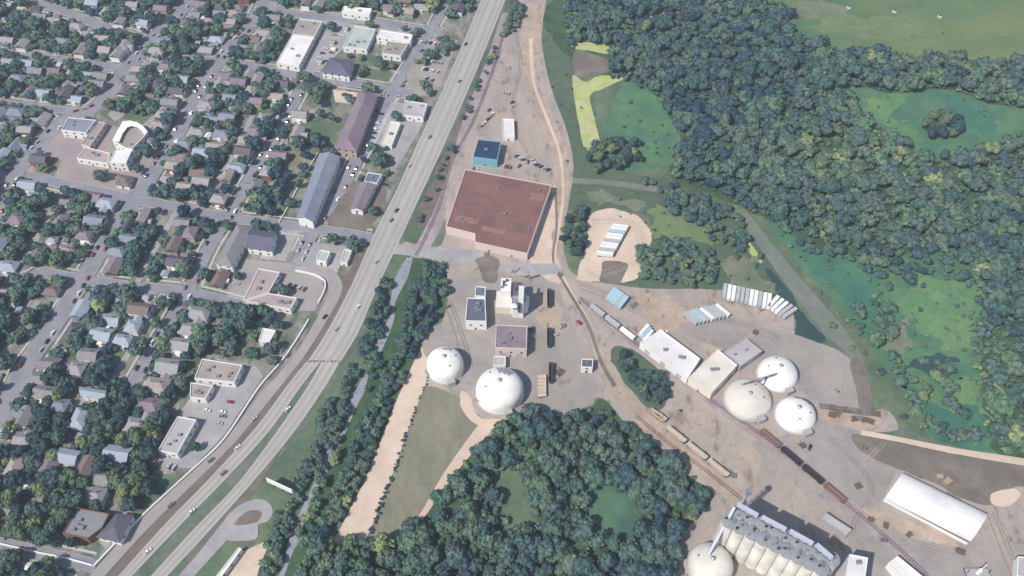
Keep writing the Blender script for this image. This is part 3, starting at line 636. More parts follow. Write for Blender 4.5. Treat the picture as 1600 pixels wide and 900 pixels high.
# domes
DMAT = pm('white_dome_shell', S(236,233,226), .75, .06, .35, rgb2=S(220,216,208), s2=.1)
DMAT2 = pm('cream_dome_shell', S(212,206,194), .8, .05, .25, rgb2=S(196,190,180), s2=.08)
def dome(px, py, r, stem, cap, mat, label, mark, pw=2.0, ribs=0, patch=None):
    c = P(px, py); e = empty('storage_dome', c); tag(e, label, 'dome', 'white storage domes', mark=mark); occupy(c.x, c.y, r+3)
    prof = [(r, 0), (r, stem)]
    for k in range(1, 15):
        t = math.pi/2*k/15; prof.append((r*max(math.cos(t), .0)**(2/pw), stem+cap*math.sin(t)**(2/pw)))
    MB().lathe(prof+[(.6, stem+cap)], 56).build('dome_shell', mat, e, smooth=True)
    MB().lathe([(r+1.0, 0), (r+1.0, .7), (r+.02, .8)], 56).build('foundation_ring', WM['grey'], e)
    MB().lathe([(1.3, stem+cap-.3), (1.3, stem+cap+.8), (.4, stem+cap+1.4)], 12).build('vent_cap', STEEL, e)
    a = R(-70); MB().box(r-1, r+3, -2.4, 2.4, 0, 4.5, 0, Matrix.Rotation(a, 4, 'Z')).build('entrance', WM['grey'], e)
    for k in range(2):
        a = 2*math.pi*k/5+.4+px; j = 10; rr = prof[j][0]; MB().box(rr-.5, rr+.3, -.4, .4, prof[j][1]-.3, prof[j][1]+.5, 0, Matrix.Rotation(a, 4, 'Z')).build('hatch', DSTEEL, e)
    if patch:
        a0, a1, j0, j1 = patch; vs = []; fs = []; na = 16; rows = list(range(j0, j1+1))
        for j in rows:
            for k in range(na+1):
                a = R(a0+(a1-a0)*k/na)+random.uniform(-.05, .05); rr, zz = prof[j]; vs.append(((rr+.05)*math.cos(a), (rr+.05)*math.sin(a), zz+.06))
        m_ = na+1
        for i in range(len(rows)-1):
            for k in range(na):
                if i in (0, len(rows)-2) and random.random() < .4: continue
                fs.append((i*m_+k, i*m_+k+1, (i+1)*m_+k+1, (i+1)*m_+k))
        MB().add(vs, fs).build('grey_patch', pm('dome_patch_grey', S(150,146,150), .85, .2, .4), e, smooth=True)  # ragged greyer patch on the upper far right of the shell
    st = MB()
    for k in range(14): st.box(prof[0][0]*(1.0-.0*k)+.3, prof[0][0]+1.3, -3+k*.5, -2.5+k*.5, k*stem/14, k*stem/14+.25, 0, Matrix.Rotation(R(200), 4, 'Z'))
    if stem > 3: st.build('stair', STEEL, e)
    return e
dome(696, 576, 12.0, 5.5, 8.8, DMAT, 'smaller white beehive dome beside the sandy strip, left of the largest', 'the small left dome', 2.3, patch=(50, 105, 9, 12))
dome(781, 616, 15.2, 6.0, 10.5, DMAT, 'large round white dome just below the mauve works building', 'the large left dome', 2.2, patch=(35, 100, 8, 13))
d3 = dome(1168, 626, 15.0, 1.5, 7.5, DMAT2, 'broad low cream dome nearest the rail track, left of the white pair', 'the cream dome')
d4 = dome(1214, 587, 13.0, 1.5, 10, DMAT, 'white dome with conveyor seam, uppermost of the three right of the cream warehouse', 'the upper right dome')
d5 = dome(1242, 651, 12.6, 1.5, 10, DMAT, 'round white dome with greyish top, lowest of the clustered three', 'the lower right dome', patch=(25, 95, 5, 10))
d6 = dome(1107, 889, 12.8, 5, 10, DMAT2, 'cream dome under a conveyor bridge at the left end of the silo row', 'the dome by the silos', 2.2)

# white warehouses by the rail track
bld('warehouse', 'long white roofed warehouse lying diagonally along the rail track', 'warehouse', [(1032,515),(1094,561),(1074,592),(1000,536)], 6, 'white', 'white', win=False, dock=3, units=3, mark='the long white warehouse')
bld('warehouse', 'cream roofed warehouse between the long white warehouse and the domes', 'warehouse', [(1121,546),(1152,571),(1112,614),(1076,590)], 8, 'cream', 'cream', win=False, dock=2, units=2, mark='the cream warehouse')
bld('warehouse', 'grey roofed shed joined to the upper end of the cream warehouse', 'warehouse', [(1165,528),(1191,549),(1157,573),(1130,551)], 6, 'greyp', 'grey', win=False, dock=1, units=2, mark='the grey shed')
bld('vaulted_warehouse', 'long white barrel vaulted warehouse on brown soil at the lower right', 'warehouse', [(1409,740),(1544,803),(1513,848),(1382,779)], 3.2, 'white', 'white', 'vault', rh=7.0, win=False, dock=0, mark='the white vaulted warehouse')
bld('storage_shed', 'bright white tall shed right of the silo row by the lower edge', 'shed', [(1327,866),(1356,872),(1350,912),(1320,905)], 20, 'white', 'white', win=False, units=1, mark='the tall white shed')
bld('storage_shed', 'long white shed running off the lower edge beside tall shed', 'shed', [(1402,869),(1446,905),(1424,925),(1388,880)], 6, 'white', 'white', win=False, mark='the long lower shed')
bld('shed', 'flat pinkish loading shed lying along the rail behind the silos', 'shed', [(1290,801),(1331,828),(1322,838),(1282,811)], 5, 'greyp', 'grey', win=False, units=2)
bld('shed', 'pale shed in the lower right corner of the works', 'shed', [(1590,870),(1640,872),(1640,910),(1588,900)], 6, 'greyp', 'white', win=False)

# silos: two rows of concrete bins with a gallery on top
H = 31.0; SILT = pm('silo_roof_grey', S(138,139,142), .8, .2, .8); k = 0
for row, (a, b) in enumerate((((1156,800),(1300,874)), ((1139,815),(1283,889)))):
    for i in range(9):
        t = i/8; c = P(a[0]+(b[0]-a[0])*t, a[1]+(b[1]-a[1])*t, H); c.z = 0; k += 1
        e = empty('grain_silo', c); ordn = ['first','second','third','fourth','fifth','sixth','seventh','eighth','ninth'][i]
        tag(e, 'white concrete grain silo, %s from the left in the %s row under the gallery' % (ordn, ('rear', 'front')[row]), 'silo', 'grain silos in two rows')
        MB().lathe([(4.15, 0), (4.15, H)], 28).build('silo_wall', CONC, e, smooth=False)
        MB().lathe([(4.2, H), (4.2, H+.5), (1.2, H+1.0), (.5, H+1.1)], 28).build('silo_roof', SILT, e)
        MB().lathe([(.5, H+2.3), (.5, H+3.4)], 10, 0, (1.6*0, 0)).build('roof_vent', STEEL, e)
        MB().box(-.3, .3, -4.4, -4.15, 1, H, 0, Matrix.Rotation(R(20), 4, 'Z')).build('ladder', STEEL, e)
        for q in range(2): x_ = RN.uniform(-2.5, 2.5); y_ = RN.uniform(-2.5, 2.5); MB().box(x_-.7, x_+.7, y_-.5, y_+.5, H+.5, H+1.8).build('roof_unit', DSTEEL if q else STEEL, e)
        occupy(c.x, c.y, 4)
def conveyor(label, a, za, b, zb, wd=1.8, legs=3, mat=None, name='conveyor_bridge'):
    A = P(*a, za); B = P(*b, zb); m = (A+B)/2; e = empty(name, (m.x, m.y, 0)); tag(e, label, 'conveyor', 'conveyors of the works')
    A = A-e.location; B = B-e.location
    MB().beam(A, B, wd, wd*.8).build('housing', mat or STEEL, e)
    d = (B-A).normalized(); s = Vector((d.y, -d.x, 0)).normalized()
    tr = MB(); n = max(3, int((B-A).length/4))
    for sg in (-1, 1):
        p0 = A+s*sg*wd*.6-Vector((0,0,1.2)); p1 = B+s*sg*wd*.6-Vector((0,0,1.2)); tr.beam(p0, p1, .2, .2)
        for i in range(n): tr.beam(p0.lerp(p1, i/n), p0.lerp(p1, (i+.5)/n)+Vector((0,0,1.4)), .14, .14)
    tr.build('truss', DSTEEL, e)
    for i in range(legs):
        p = A.lerp(B, (i+.7)/(legs+.4)); MB().beam((p.x, p.y, 0), (p.x, p.y, p.z-1), .5, .5).build('leg', DSTEEL, e)
    return e
MET = pm('bluish_white_cladding', S(176,180,194), .6, .08)
for i, (a, b) in enumerate((((1152,788),(1184,806)), ((1190,808),(1228,828)), ((1234,830),(1270,850)), ((1275,851),(1300,872)))):
    conveyor('bluish white roof gallery over the silos, %s piece from the left' % ['first','second','third','fourth'][i], a, H+5, b, H+5, 2.4, 0, MET, 'silo_gallery')
conveyor('inclined conveyor bridge from the silo tops down to the cream dome', (1148,792), H+5, (1107,866), 17, 1.6, 2, MET)
conveyor('steep outer conveyor descending the right end of the silo row', (1300,872), H+4, (1290,920), 6, 1.2, 1, MET)
conveyor('short conveyor climbing from cream warehouse to the uppermost clustered dome', (1160,600), 9, (1214,583), 12.2, .7, 2)
hh = empty('elevator_tower', P(1150, 812)); tag(hh, 'slim steel elevator tower at the upper left end of the silo row', 'tower', mark='the elevator tower')
fr = MB()
for x in (-1.1, 1.1):
    for y in (-1.1, 1.1): fr.beam((x, y, 0), (x, y, 36), .25, .25)
for z in range(0, 35, 5):
    for a, b in (((-1.1,-1.1),(1.1,-1.1)),((1.1,-1.1),(1.1,1.1)),((1.1,1.1),(-1.1,1.1)),((-1.1,1.1),(-1.1,-1.1))): fr.beam((*a, z), (*b, z+5), .2, .2); fr.beam((*a, z), (*b, z), .2, .2)
fr.build('frame', MET, hh); MB().box(-1.3, 1.3, -1.3, 1.3, 35, 37).build('head_house', STEEL, hh); MB().box(-.4, .4, -.4, .4, 0, 35).build('elevator_leg', STEEL, hh)
# mast lower right
ms = empty('pump_tower', P(1527, 896)); tag(ms, 'low platform with crossing frames and pale pump near lower right corner', 'tower')
MB().box(-7, 7, -3, 3, 0, .5).build('platform', DSTEEL, ms); MB().box(-6.6, 6.6, -2.6, 2.6, .5, .7).build('deck', WM['grey'], ms)
MB().lathe([(1.2, .5), (1.2, 5), (.3, 7), (.3, 12)], 10).build('pump', WM['white'], ms)
for sx in (-6, 6): MB().beam((sx, 0, .5), (sx, 0, 4), .3, .3).build('post', DSTEEL, ms)
# ------------------------------------------------------------------ large buildings of the town
T = [
 ('school_building', 'flat grey school wing with white front beside the school court', 'school', [(107,184),(150,188),(134,208),(96,204)], 7, 'blue', 'white', 'flat', 2, 2, 'the flat school wing'),
 ('school_building', 'narrow flat school corridor wing right of the grey wing', 'school', [(153,190),(165,193),(140,230),(127,226)], 5, 'tan', 'pink', 'flat', 1, 1, None),
 ('sports_hall', 'school hall with curved white roof edge around tan centre', 'hall', [(176,220),(192,190),(214,191),(230,203),(231,208),(207,233),(196,232)], 10, 'tan', 'white', 'flat', 2, 1, 'the curved school hall'),
 ('school_building', 'white flat roofed block below the curved school hall', 'school', [(180,236),(207,234),(197,256),(170,254)], 8, 'white', 'white', 'flat', 2, 0, 'the white school block'),
 ('school_building', 'long low pinkish school wing with white front along the court', 'school', [(134,230),(172,240),(168,256),(120,248)], 5, 'pink', 'white', 'flat', 1, 3, None),
 ('garage_building', 'small brown roofed building at the corner below the school', 'garage', [(185,272),(207,276),(201,291),(181,288)], 4, 'rbrown', 'white', 'hip', 1, 0, 'the school corner garage'),
 ('store_building', 'store with brown upper roof beside the long white store roof', 'store', [(468,30),(504,34),(491,58),(457,54)], 6, 'tan', 'white', 'flat', 1, 2, 'the brown topped store'),
 ('store_building', 'long white roofed store left of the car park', 'store', [(456,56),(490,60),(467,104),(432,98)], 6, 'white', 'white', 'flat', 1, 2, 'the long white store'),
 ('store_building', 'white roofed building at the top beyond the cross street', 'store', [(537,10),(581,14),(577,25),(534,19)], 6, 'white', 'white', 'flat', 1, 1, 'the topmost white store'),
 ('workshop_building', 'pale green grey roofed workshop in the upper block', 'workshop', [(553,41),(587,46),(573,78),(536,74)], 5, 'green', 'white', 'flat', 1, 4, 'the pale green roofed workshop'),
 ('office_building', 'office with bright white roof strip in the upper block', 'office', [(593,47),(645,55),(641,66),(588,58)], 7, 'white', 'white', 'flat', 2, 1, 'the white strip office'),
 ('office_building', 'grey brown roofed office with white front below the white strip', 'office', [(606,64),(638,68),(626,88),(597,84)], 6, 'tan', 'white', 'flat', 1, 2, None),
 ('apartment_building', 'dark blue roofed block behind the cross street in the upper lots', 'apartments', [(516,90),(552,95),(545,118),(503,112)], 7, 'purple', 'white', 'hip', 2, 0, 'the dark blue block'),
 ('apartment_building', 'long mauve roofed apartment row near the highway', 'apartments', [(563,142),(590,146),(556,236),(524,230)], 8, 'mauve', 'tan', 'hip', 2, 2, 'the long mauve apartments'),
 ('store_building', 'pinkish white flat building beside the highway', 'store', [(632,157),(668,163),(661,184),(633,181)], 5, 'greyp', 'white', 'flat', 1, 2, 'the pinkish highway store'),
 ('store_building', 'low pale shed below the pinkish highway store', 'store', [(610,190),(626,193),(612,228),(596,224)], 4, 'cream', 'white', 'flat', 1, 1, 'the low pale shed'),
 ('apartment_building', 'long blue grey condominium block with deep shadow side', 'apartments', [(500,240),(530,245),(488,345),(465,339)], 9, 'blue', 'white', 'gable', 3, 0, 'the long blue apartments'),
 ('office_building', 'narrow violet grey office with white lower end near highway', 'office', [(564,286),(586,289),(566,328),(548,325)], 6, 'mauve', 'white', 'gable', 1, 0, 'the violet grey office'),
 ('office_building', 'slate blue annex above the violet grey office', 'office', [(575,270),(597,273),(589,287),(569,284)], 5, 'teal', 'white', 'flat', 1, 1, None),
 ('apartment_building', 'long grey rounded roof apartment row beside the cross street', 'apartments', [(371,351),(390,357),(362,416),(337,411)], 7, 'grey', 'white', 'hip', 2, 0, 'the long grey apartments'),
 ('apartment_building', 'blue grey building with bright white roof band', 'apartments', [(393,358),(431,364),(424,391),(386,386)], 7, 'purple', 'white', 'gable', 2, 0, 'the blue banded building'),
 ('fuel_station', 'small filling station canopy in the pale corner lot', 'fuel station', [(500,391),(516,394),(509,410),(494,407)], 5, 'green', 'white', 'flat', 1, 0, 'the filling station'),
 ('garage_building', 'narrow carport beside the highway in the pale corner lot', 'garage', [(538,390),(550,392),(542,412),(532,410)], 3.5, 'greyp', 'white', 'flat', 1, 0, None),
 ('shopping_building', 'left half of flat pinkish strip mall with white front', 'mall', [(404,420),(437,426),(420,458),(383,470),(381,468)], 5.5, 'pink', 'white', 'flat', 1, 4, 'the pinkish mall'),
 ('shopping_building', 'long lower wing of the pinkish strip mall', 'mall', [(421,459),(464,466),(454,484),(384,471)], 5.5, 'pink', 'white', 'flat', 1, 3, None),
 ('garage_building', 'small bright white building beside the frontage road trees', 'garage', [(411,513),(431,517),(421,536),(404,533)], 5, 'white', 'white', 'flat', 1, 0, 'the small bright white building'),
 ('apartment_house', 'white roofed longhouse among dense trees at the left', 'house', [(125,605),(165,611),(163,623),(127,617)], 7, 'lblue', 'white', 'gable', 2, 0, 'the white roofed longhouse'),
 ('office_building', 'tan grey flat office above the frontage parking lot', 'office', [(316,561),(379,571),(366,598),(304,592)], 6, 'tan', 'white', 'flat', 1, 5, 'the tan office'),
 ('office_building', 'lower flat wing attached below the tan office', 'office', [(298,598),(333,603),(321,624),(297,621)], 5, 'tan', 'white', 'flat', 1, 2, None),
 ('office_building', 'long mauve grey flat building beside the frontage parking lot', 'office', [(278,651),(307,656),(277,710),(247,704)], 6, 'greyp', 'white', 'flat', 1, 3, 'the long frontage building'),
 ('church_building', 'wide brown grey church roof with red edged front', 'church', [(122,794),(171,803),(160,825),(137,842),(98,834)], 7, 'grey', 'brick', 'flat', 2, 6, 'the brown grey church'),
 ('church_building', 'dark slate hall between the church and the frontage road', 'church', [(183,803),(207,806),(186,846),(152,838)], 6, 'dark', 'white', 'hip', 1, 0, 'the slate hall'),
 ('house', 'white house on a dark lawn at the bottom left road', 'house', [(44,880),(58,882),(54,890),(40,888)], 4, 'white', 'white', 'gable', 1, 0, 'the bottom left white garage'),
 ('store_building', 'narrow white roofed shed beside the ramp loop', 'store', [(373,856),(378,858),(344,905),(336,903)], 4, 'white', 'white', 'flat', 1, 0, 'the narrow ramp shed'),
]
for nm, lb, ct, px, h, rfm, wl, sty, sto, un, mk in T:
    b = bld(nm, lb, ct, px, h, rfm, wl, sty, sto, units=un, mark=mk)
# arched white rim over the school hall
hall = [o for o in C.objects if o.name.startswith('sports_hall')][0]
OU = [(176,220),(183,204),(192,190),(203,188),(214,191),(223,196),(231,206)]; IN = [(186,222),(192,208),(199,199),(206,197),(214,199),(220,203),(226,211)]
vs = []
for q in (OU, IN): 
    for z in (10.0, 12.5): vs += [tuple(P(x, y, z)-hall.location) for x, y in q]
n = len(OU); mb = MB(); mb.add(vs, [(n+i, n+i+1, 3*n+i+1, 3*n+i) for i in range(n-1)]+[(i, i+1, n+i+1, n+i) for i in range(n-1)]+[(2*n+i, 3*n+i, 3*n+i+1, 2*n+i+1) for i in range(n-1)]+[(0, n, 3*n, 2*n), (n-1, 3*n-1-0, 4*n-1, 2*n-1)]); mb.build('roof_rim', WM['white'], hall)
# white band of the banded building and wall along the frontage road
wl_pts = [(462,424),(490,430),(508,440),(508,452),(500,470),(470,522),(440,566),(404,608),(350,688),(300,736),(222,808),(147,886)]
w_ = path_w(wl_pts, True, 5); e = empty('roadside_wall', w_[len(w_)//2]); tag(e, 'low white wall running along the town side of the frontage road', 'wall', mark=None)
mb = MB()
for i, (a, b) in enumerate(zip(w_, w_[1:])):
    if 8 < i < 12: continue
    mb.beam(a-e.location+Vector((0,0,.8)), b-e.location+Vector((0,0,.8)), .8, 1.6)
mb.build('wall_panel', WM['white'], e)
w_ = path_w([(0,850),(30,857),(60,864),(100,872),(145,884)], True, 5); e = empty('garden_wall', w_[len(w_)//2]); tag(e, 'low white wall along the road at the bottom left', 'wall')
mb = MB(); [mb.beam(a-e.location+Vector((0,0,.6)), b-e.location+Vector((0,0,.6)), .8, 1.2) for a, b in zip(w_, w_[1:])]; mb.build('wall_panel', WM['white'], e)
w_ = path_w([(497,240),(470,285),(450,325),(436,349)], True, 5); e = empty('garden_wall', w_[len(w_)//2]); tag(e, 'pale fence line left of the long blue apartments', 'fence')
mb = MB(); [mb.beam(a-e.location+Vector((0,0,.7)), b-e.location+Vector((0,0,.7)), .5, 1.4) for a, b in zip(w_, w_[1:])]; mb.build('fence_panel', WM['white'], e)

# ------------------------------------------------------------------ houses
HM = [('grey', 'grey'), ('pale grey', 'lgrey'), ('mauve', 'mauve'), ('brown', 'rbrown'), ('blue grey', 'blue'), ('charcoal', 'dark'), ('tan', 'tan'), ('pale blue', 'lblue')]
HW = ['white', 'cream', 'grey', 'tan', 'blue', 'white', 'white', 'brick', 'green']
HOUSES = 0
def hbox_roof(mb, x0, x1, y0, y1, h, rh, kind, ov=.6, th=.25):
    """roof over a rectangle, ridge along x"""
    my = (y0+y1)/2; dz = -ov*rh/((y1-y0)/2); x0 -= ov; x1 += ov; ya = y0-ov; yb = y1+ov; i = (y1-y0)*.45 if kind == 'hip' else 0
    v = [(x0,ya,h+dz),(x1,ya,h+dz),(x1,yb,h+dz),(x0,yb,h+dz),(x0+i,my,h+rh),(x1-i,my,h+rh)]
    u = [(x,y,z-th) for x,y,z in v]
    mb.add(v+u, [(0,1,5,4),(2,3,4,5),(1,2,5),(3,0,4),(6,10,11,7),(8,11,10,9),(7,11,8),(9,10,6),(0,6,7,1),(1,7,8,2),(2,8,9,3),(3,9,6,0)])
def house(px, py, l, d, rot, storeys=2, roof=None, wall=None, kind=None, label=None, pix=True, wing=None):
    global HOUSES
    c = P(px, py) if pix else Vector((px, py, 0)); rs = random.Random(int(c.x*7+c.y*13))
    ri = roof if roof is not None else rs.randrange(len(HM)); nm, key = HM[ri]; wn = wall or rs.choice(HW); kind = kind or rs.choice(['gable', 'gable', 'hip', 'gable'])
    h = 2.8*storeys+.3; e = empty('house', c, rot)
    base = label or '%s %s roofed house' % (nm, {'gable': 'gabled', 'hip': 'hipped'}[kind])
    tag(e, base, 'house', 'houses of the town', auto=label is None)
    wm = MB(); rm = MB(); rh = d*.27
    wm.box(-l/2, l/2, -d/2, d/2, 0, h)
    if kind == 'gable': wm.add([(-l/2,-d/2,h),(-l/2,d/2,h),(-l/2,0,h+rh-.15),(l/2,-d/2,h),(l/2,d/2,h),(l/2,0,h+rh-.15)], [(0,2,1),(3,4,5)])
    hbox_roof(rm, -l/2, l/2, -d/2, d/2, h+.02, rh, kind)
    wing = rs.random() < .5 if wing is None else wing
    if wing:
        wl = d*.55; wd = rs.uniform(2.2, 4); x = rs.uniform(-l/2+wl/2+.5, l/2-wl/2-.5); hw = h-rs.choice([0.4, 2.6]) if storeys > 1 else h-.4
        sg = rs.choice([-1, 1]); y0, y1 = sorted((sg*(d/2), sg*(d/2+wd)))
        wm.box(x-wl/2, x+wl/2, y0, y1, 0, hw)
        m2 = MB(); hbox_roof(m2, -(wd)/2-d*.2, (wd)/2+d*.2, -wl/2, wl/2, hw+.02, wl*.27, 'gable', .45)
        cy = sg*(d/2+wd/2-d*.1); rm.add([(x+b*-1, cy+a, z) for a, b, z in m2.v], m2.f)
    wo = wm.build('wall', WM[wn], e); ro = rm.build('roof', RM[key], e)
    if rs.random() < .7: MB().box(l*.2-.4, l*.2+.4, d*.12-.35, d*.12+.35, h, h+rh+1.1).build('chimney', WM['brick'], ro)
    far = py < 330 if pix else PX(c.x, c.y)[1] < 330
    MB().box(-.5, .5, -d/2-.12, -d/2+.05, 0, 2.1).build('door', DOOR, e)
    if not wing: MB().box(-1.7, 1.7, -d/2-1.9, -d/2-.02, 2.5, 2.65).box(-1.6, -1.45, -d/2-1.8, -d/2-1.65, 0, 2.52).box(1.45, 1.6, -d/2-1.8, -d/2-1.65, 0, 2.52).box(-1.7, 1.7, -d/2-1.85, -d/2-.02, 0, .3).build('porch', TRIM, e)
    if not far:
        c4 = [Vector((-l/2,-d/2,0)), Vector((l/2,-d/2,0)), Vector((l/2,d/2,0)), Vector((-l/2,d/2,0))]
        for a, b in zip(c4, c4[1:]+c4[:1]): windows(e, a, b, h, storeys, 4.2, (1.1, 1.3), 3)
    occupy(c.x, c.y, max(l, d)*.5); HOUSES += 1; return e
AX = R(-9)                                 # cross direction of the street grid
# row of large pale roofed houses facing the second street
for i, (x, y, l, d, ri, kd) in enumerate(((313,497,15,10,1,'hip'),(299,521,14,9.5,1,'hip'),(284,545,14,9,1,'gable'),(267,579,14.5,10,1,'gable'),(249,609,14.5,10,6,'hip'),(237,640,14.5,10,2,'hip'),(218,671,13.5,9.5,1,'hip'),(188,716,15,10,7,'gable'),(167,753,11,9,0,'hip'),(152,780,12,9,1,'hip'),
        (222,490,14,9,3,'gable'),(196,538,11,7,7,'hip'),(212,517,9,9,7,'hip'))):
    od = ['first','second','third','fourth','fifth','sixth','seventh','eighth','ninth','tenth'][i] if i < 10 else None
    lb = 'large %s roofed house, %s from top in the row left of the offices' % (HM[ri][0], od) if od else None
    house(x, y, l, d, AX, 2, ri, 'white', kd, wing=i % 3 == 0, label=lb)
    if od: LAND.append(('the %s row house' % od, x, y))
hand = [(237,222,0,'lb'),(152,352,4,''),(205,380,4,''),(187,400,4,''),(225,345,1,''),(241,345,1,''),(260,345,1,''),(208,437,0,''),(180,420,2,''),(50,370,6,''),(105,395,1,''),(135,375,2,''),(90,470,0,''),(50,505,1,''),(83,458,3,''),(28,630,2,''),(75,620,0,''),(40,690,1,''),
        (30,735,6,''),(15,755,1,''),(110,720,7,''),(140,735,3,''),(80,740,2,''),(45,860,1,''),(130,660,7,''),(98,640,4,''),(318,245,7,''),(318,290,1,''),(345,318,1,''),(262,310,1,''),(290,232,4,''),(300,250,4,''),(355,260,3,''),(365,262,3,''),
        (400,295,0,''),(413,230,2,''),(437,250,2,''),(420,275,1,''),(466,215,6,''),(470,186,1,''),(405,130,1,''),(400,165,2,''),(330,190,4,''),(362,160,4,''),(375,135,2,''),(310,120,4,''),(290,150,1,''),(413,55,1,''),(418,70,1,''),(405,85,0,''),
        (60,90,6,''),(85,82,1,''),(100,72,4,''),(130,85,6,''),(155,95,4,''),(15,70,1,''),(40,75,1,''),(60,118,0,''),(85,115,2,''),(115,118,1,''),(48,148,2,''),(155,138,0,''),(170,145,1,''),(30,130,4,''),(190,40,1,''),(170,25,6,''),(210,15,1,''),(225,85,7,''),
        (20,300,0,''),(60,312,7,''),(85,325,1,''),(150,315,2,''),(170,325,7,''),(30,350,2,''),(110,320,2,''),(15,420,7,''),(250,275,0,''),(270,285,1,''),(380,400,1,''),(345,440,3,''),(330,445,2,''),(350,455,0,''),(320,430,1,''),(275,390,3,''),(262,405,2,''),(240,420,1,''),(415,345,0,''),
        (610,20,2,''),(660,15,1,''),(625,35,4,''),(680,30,0,''),(500,12,1,''),(480,10,2,''),(440,15,0,''),(655,8,3,''),(590,8,2,''),(700,20,1,''),(345,25,4,''),(370,15,2,''),(390,120,1,'')]
for x, y, ri, _ in hand:
    c = P(x, y)
    if not free(c.x, c.y, 5) or road_dist(c.x, c.y) < 4: continue
    house(x, y, random.uniform(10, 14), random.uniform(7.5, 9.5), AX+random.uniform(-.05, .05)+(math.pi/2 if random.random() < .3 else 0), random.choice([1, 2, 2]), ri)
# infill along the streets
for key in ('s0', 's1', 's2', 's3', 's4', 'c2', 'c3', 'c4', 'c5', 'c5b', 'c1', 'c1b', 'c6'):
    w_ = ST[key]; hw = 5
    for sg in (-1, 1):
        for off in ((16, 38) if key[0] == 's' else (17,)):
            pts = resample(w_, 14.6)
            for i in range(1, len(pts)-1):
                d = (pts[i+1]-pts[i-1]).normalized(); s = Vector((d.y, -d.x, 0)); p = pts[i]+s*sg*(off+random.uniform(-1.5, 1.5))+d*random.uniform(-2, 2)
                px, py = PX(p.x, p.y)
                if HOUSES >= 299 or not (-25 < px < 720 and -5 < py < 905) or not inpoly(px, py, TOWN): continue
                if px > 600-(py*.75 if py > 150 else 60) and py > 150: continue
                if not free(p.x, p.y, 5.4) or road_dist(p.x, p.y) < 5: continue
                if (70 < px < 250 and 165 < py < 300) or (340 < px < 520 and 400 < py < 500) or (262 < px < 300 and 45 < py < 130) or (448 < px < 720 and 25 < py < 150) or (445 < px < 515 and 180 < py < 230): continue
                if random.random() < .05: continue
                small = off > 20 and random.random() < .5
                house(p.x, p.y, random.uniform(6, 8) if small else random.uniform(10, 14), 6 if small else random.uniform(7.5, 9.5), math.atan2(s.y, s.x)*0+AX+random.uniform(-.06, .06)+(math.pi/2 if random.random() < .25 else 0), 1 if small else random.choice([1, 2, 2]), pix=False)
print('houses', HOUSES)
# small sheds and garages in the yards
SH = 0
for i in range(1500):
    px = random.uniform(-20, 600); py = random.uniform(20, 880)
    if SH >= 130 or not inpoly(px, py, TOWN) or px > 560-(py*.62 if py > 100 else 0): continue
    if (70 < px < 250 and 165 < py < 300) or (340 < px < 520 and 400 < py < 500) or (262 < px < 300 and 45 < py < 130): continue
    c = P(px, py)
    if not free(c.x, c.y, 3.2) or on_building(c.x, c.y, 4) or road_dist(c.x, c.y) < 5: continue
    e = empty('garden_shed', c, AX+random.choice([0, math.pi/2])); l = random.uniform(3.4, 6.4); d = random.uniform(3, 5); nm, key = random.choice(HM+[('white', 'white')])
    tag(e, 'small %s roofed shed' % nm, 'shed', 'garden sheds of the town', auto=True); MB().box(-l/2, l/2, -d/2, d/2, 0, 2.4).build('wall', WM[random.choice(HW)], e)
    m_ = MB(); hbox_roof(m_, -l/2, l/2, -d/2, d/2, 2.42, d*.22, 'gable', .3); m_.build('roof', RM[key], e); MB().box(-1, 1, -d/2-.08, -d/2+.05, 0, 2.0).build('door', TRIM, e); occupy(c.x, c.y, 3); SH += 1
print('sheds', SH)

# ------------------------------------------------------------------ vehicles
PAINT = {'white': (.75,.75,.74), 'silver': (.45,.46,.48), 'black': (.02,.02,.025), 'dark blue': (.03,.05,.14), 'red': (.32,.03,.03), 'grey': (.16,.16,.17), 'tan': (.35,.3,.22)}
PM_ = {k: pm('car_paint_'+k.replace(' ', '_'), v, .35, .03, spec=.5) for k, v in PAINT.items()}; TYRE = pm('tyre_rubber', (.02,.02,.02), .9, .1)
def mesh_of(mb, name, mats):
    me = bpy.data.meshes.new(name); me.from_pydata(mb.v, [], mb.f)
    for m in mats: me.materials.append(m)
    me.polygons.foreach_set('material_index', mb.m); me.update(); return me
def car_body():
    mb = MB(); X = [(-2.25,.45),(-2.2,.85),(-1.2,.95),(1.0,.92),(2.1,.78),(2.25,.45)]
    vs = [(x,-.88,z) for x, z in X]+[(x,.88,z) for x, z in X]; n = len(X)
    mb.add(vs, [(i+1, i, i+n, i+1+n) for i in range(n-1)]+[tuple(range(n)), tuple(reversed(range(n, 2*n))), (0, n-1, 2*n-1, n)]); mb.box(-1.3, .4, -.66, .66, 1.42, 1.47); return mb
def cabin():
    b = [(-1.9,.78,.93),(-1.9,-.78,.93),(1.05,-.78,.92),(1.05,.78,.92)]; t = [(-1.3,.66,1.42),(-1.3,-.66,1.42),(.4,-.66,1.42),(.4,.66,1.42)]
    return MB().add(b+t, [(4,5,6,7),(0,1,5,4),(1,2,6,5),(2,3,7,6),(3,0,4,7)])
BM = {k: mesh_of(car_body(), 'body', [PM_[k]]) for k in PAINT}; CABM = mesh_of(cabin(), 'cabin_glass', [GLASS])
wheel = MB(); 
def wheel_mesh(r, wd):
    mb = MB(); n = 10
    vs = [(r*math.cos(2*math.pi*k/n), -wd/2, r*math.sin(2*math.pi*k/n)) for k in range(n)]+[(r*math.cos(2*math.pi*k/n), wd/2, r*math.sin(2*math.pi*k/n)) for k in range(n)]
    return mb.add(vs, [(k, (k+1) % n, n+(k+1) % n, n+k) for k in range(n)]+[tuple(reversed(range(n))), tuple(range(n, 2*n))])
WHM = mesh_of(wheel_mesh(.34, .22), 'wheel', [TYRE])
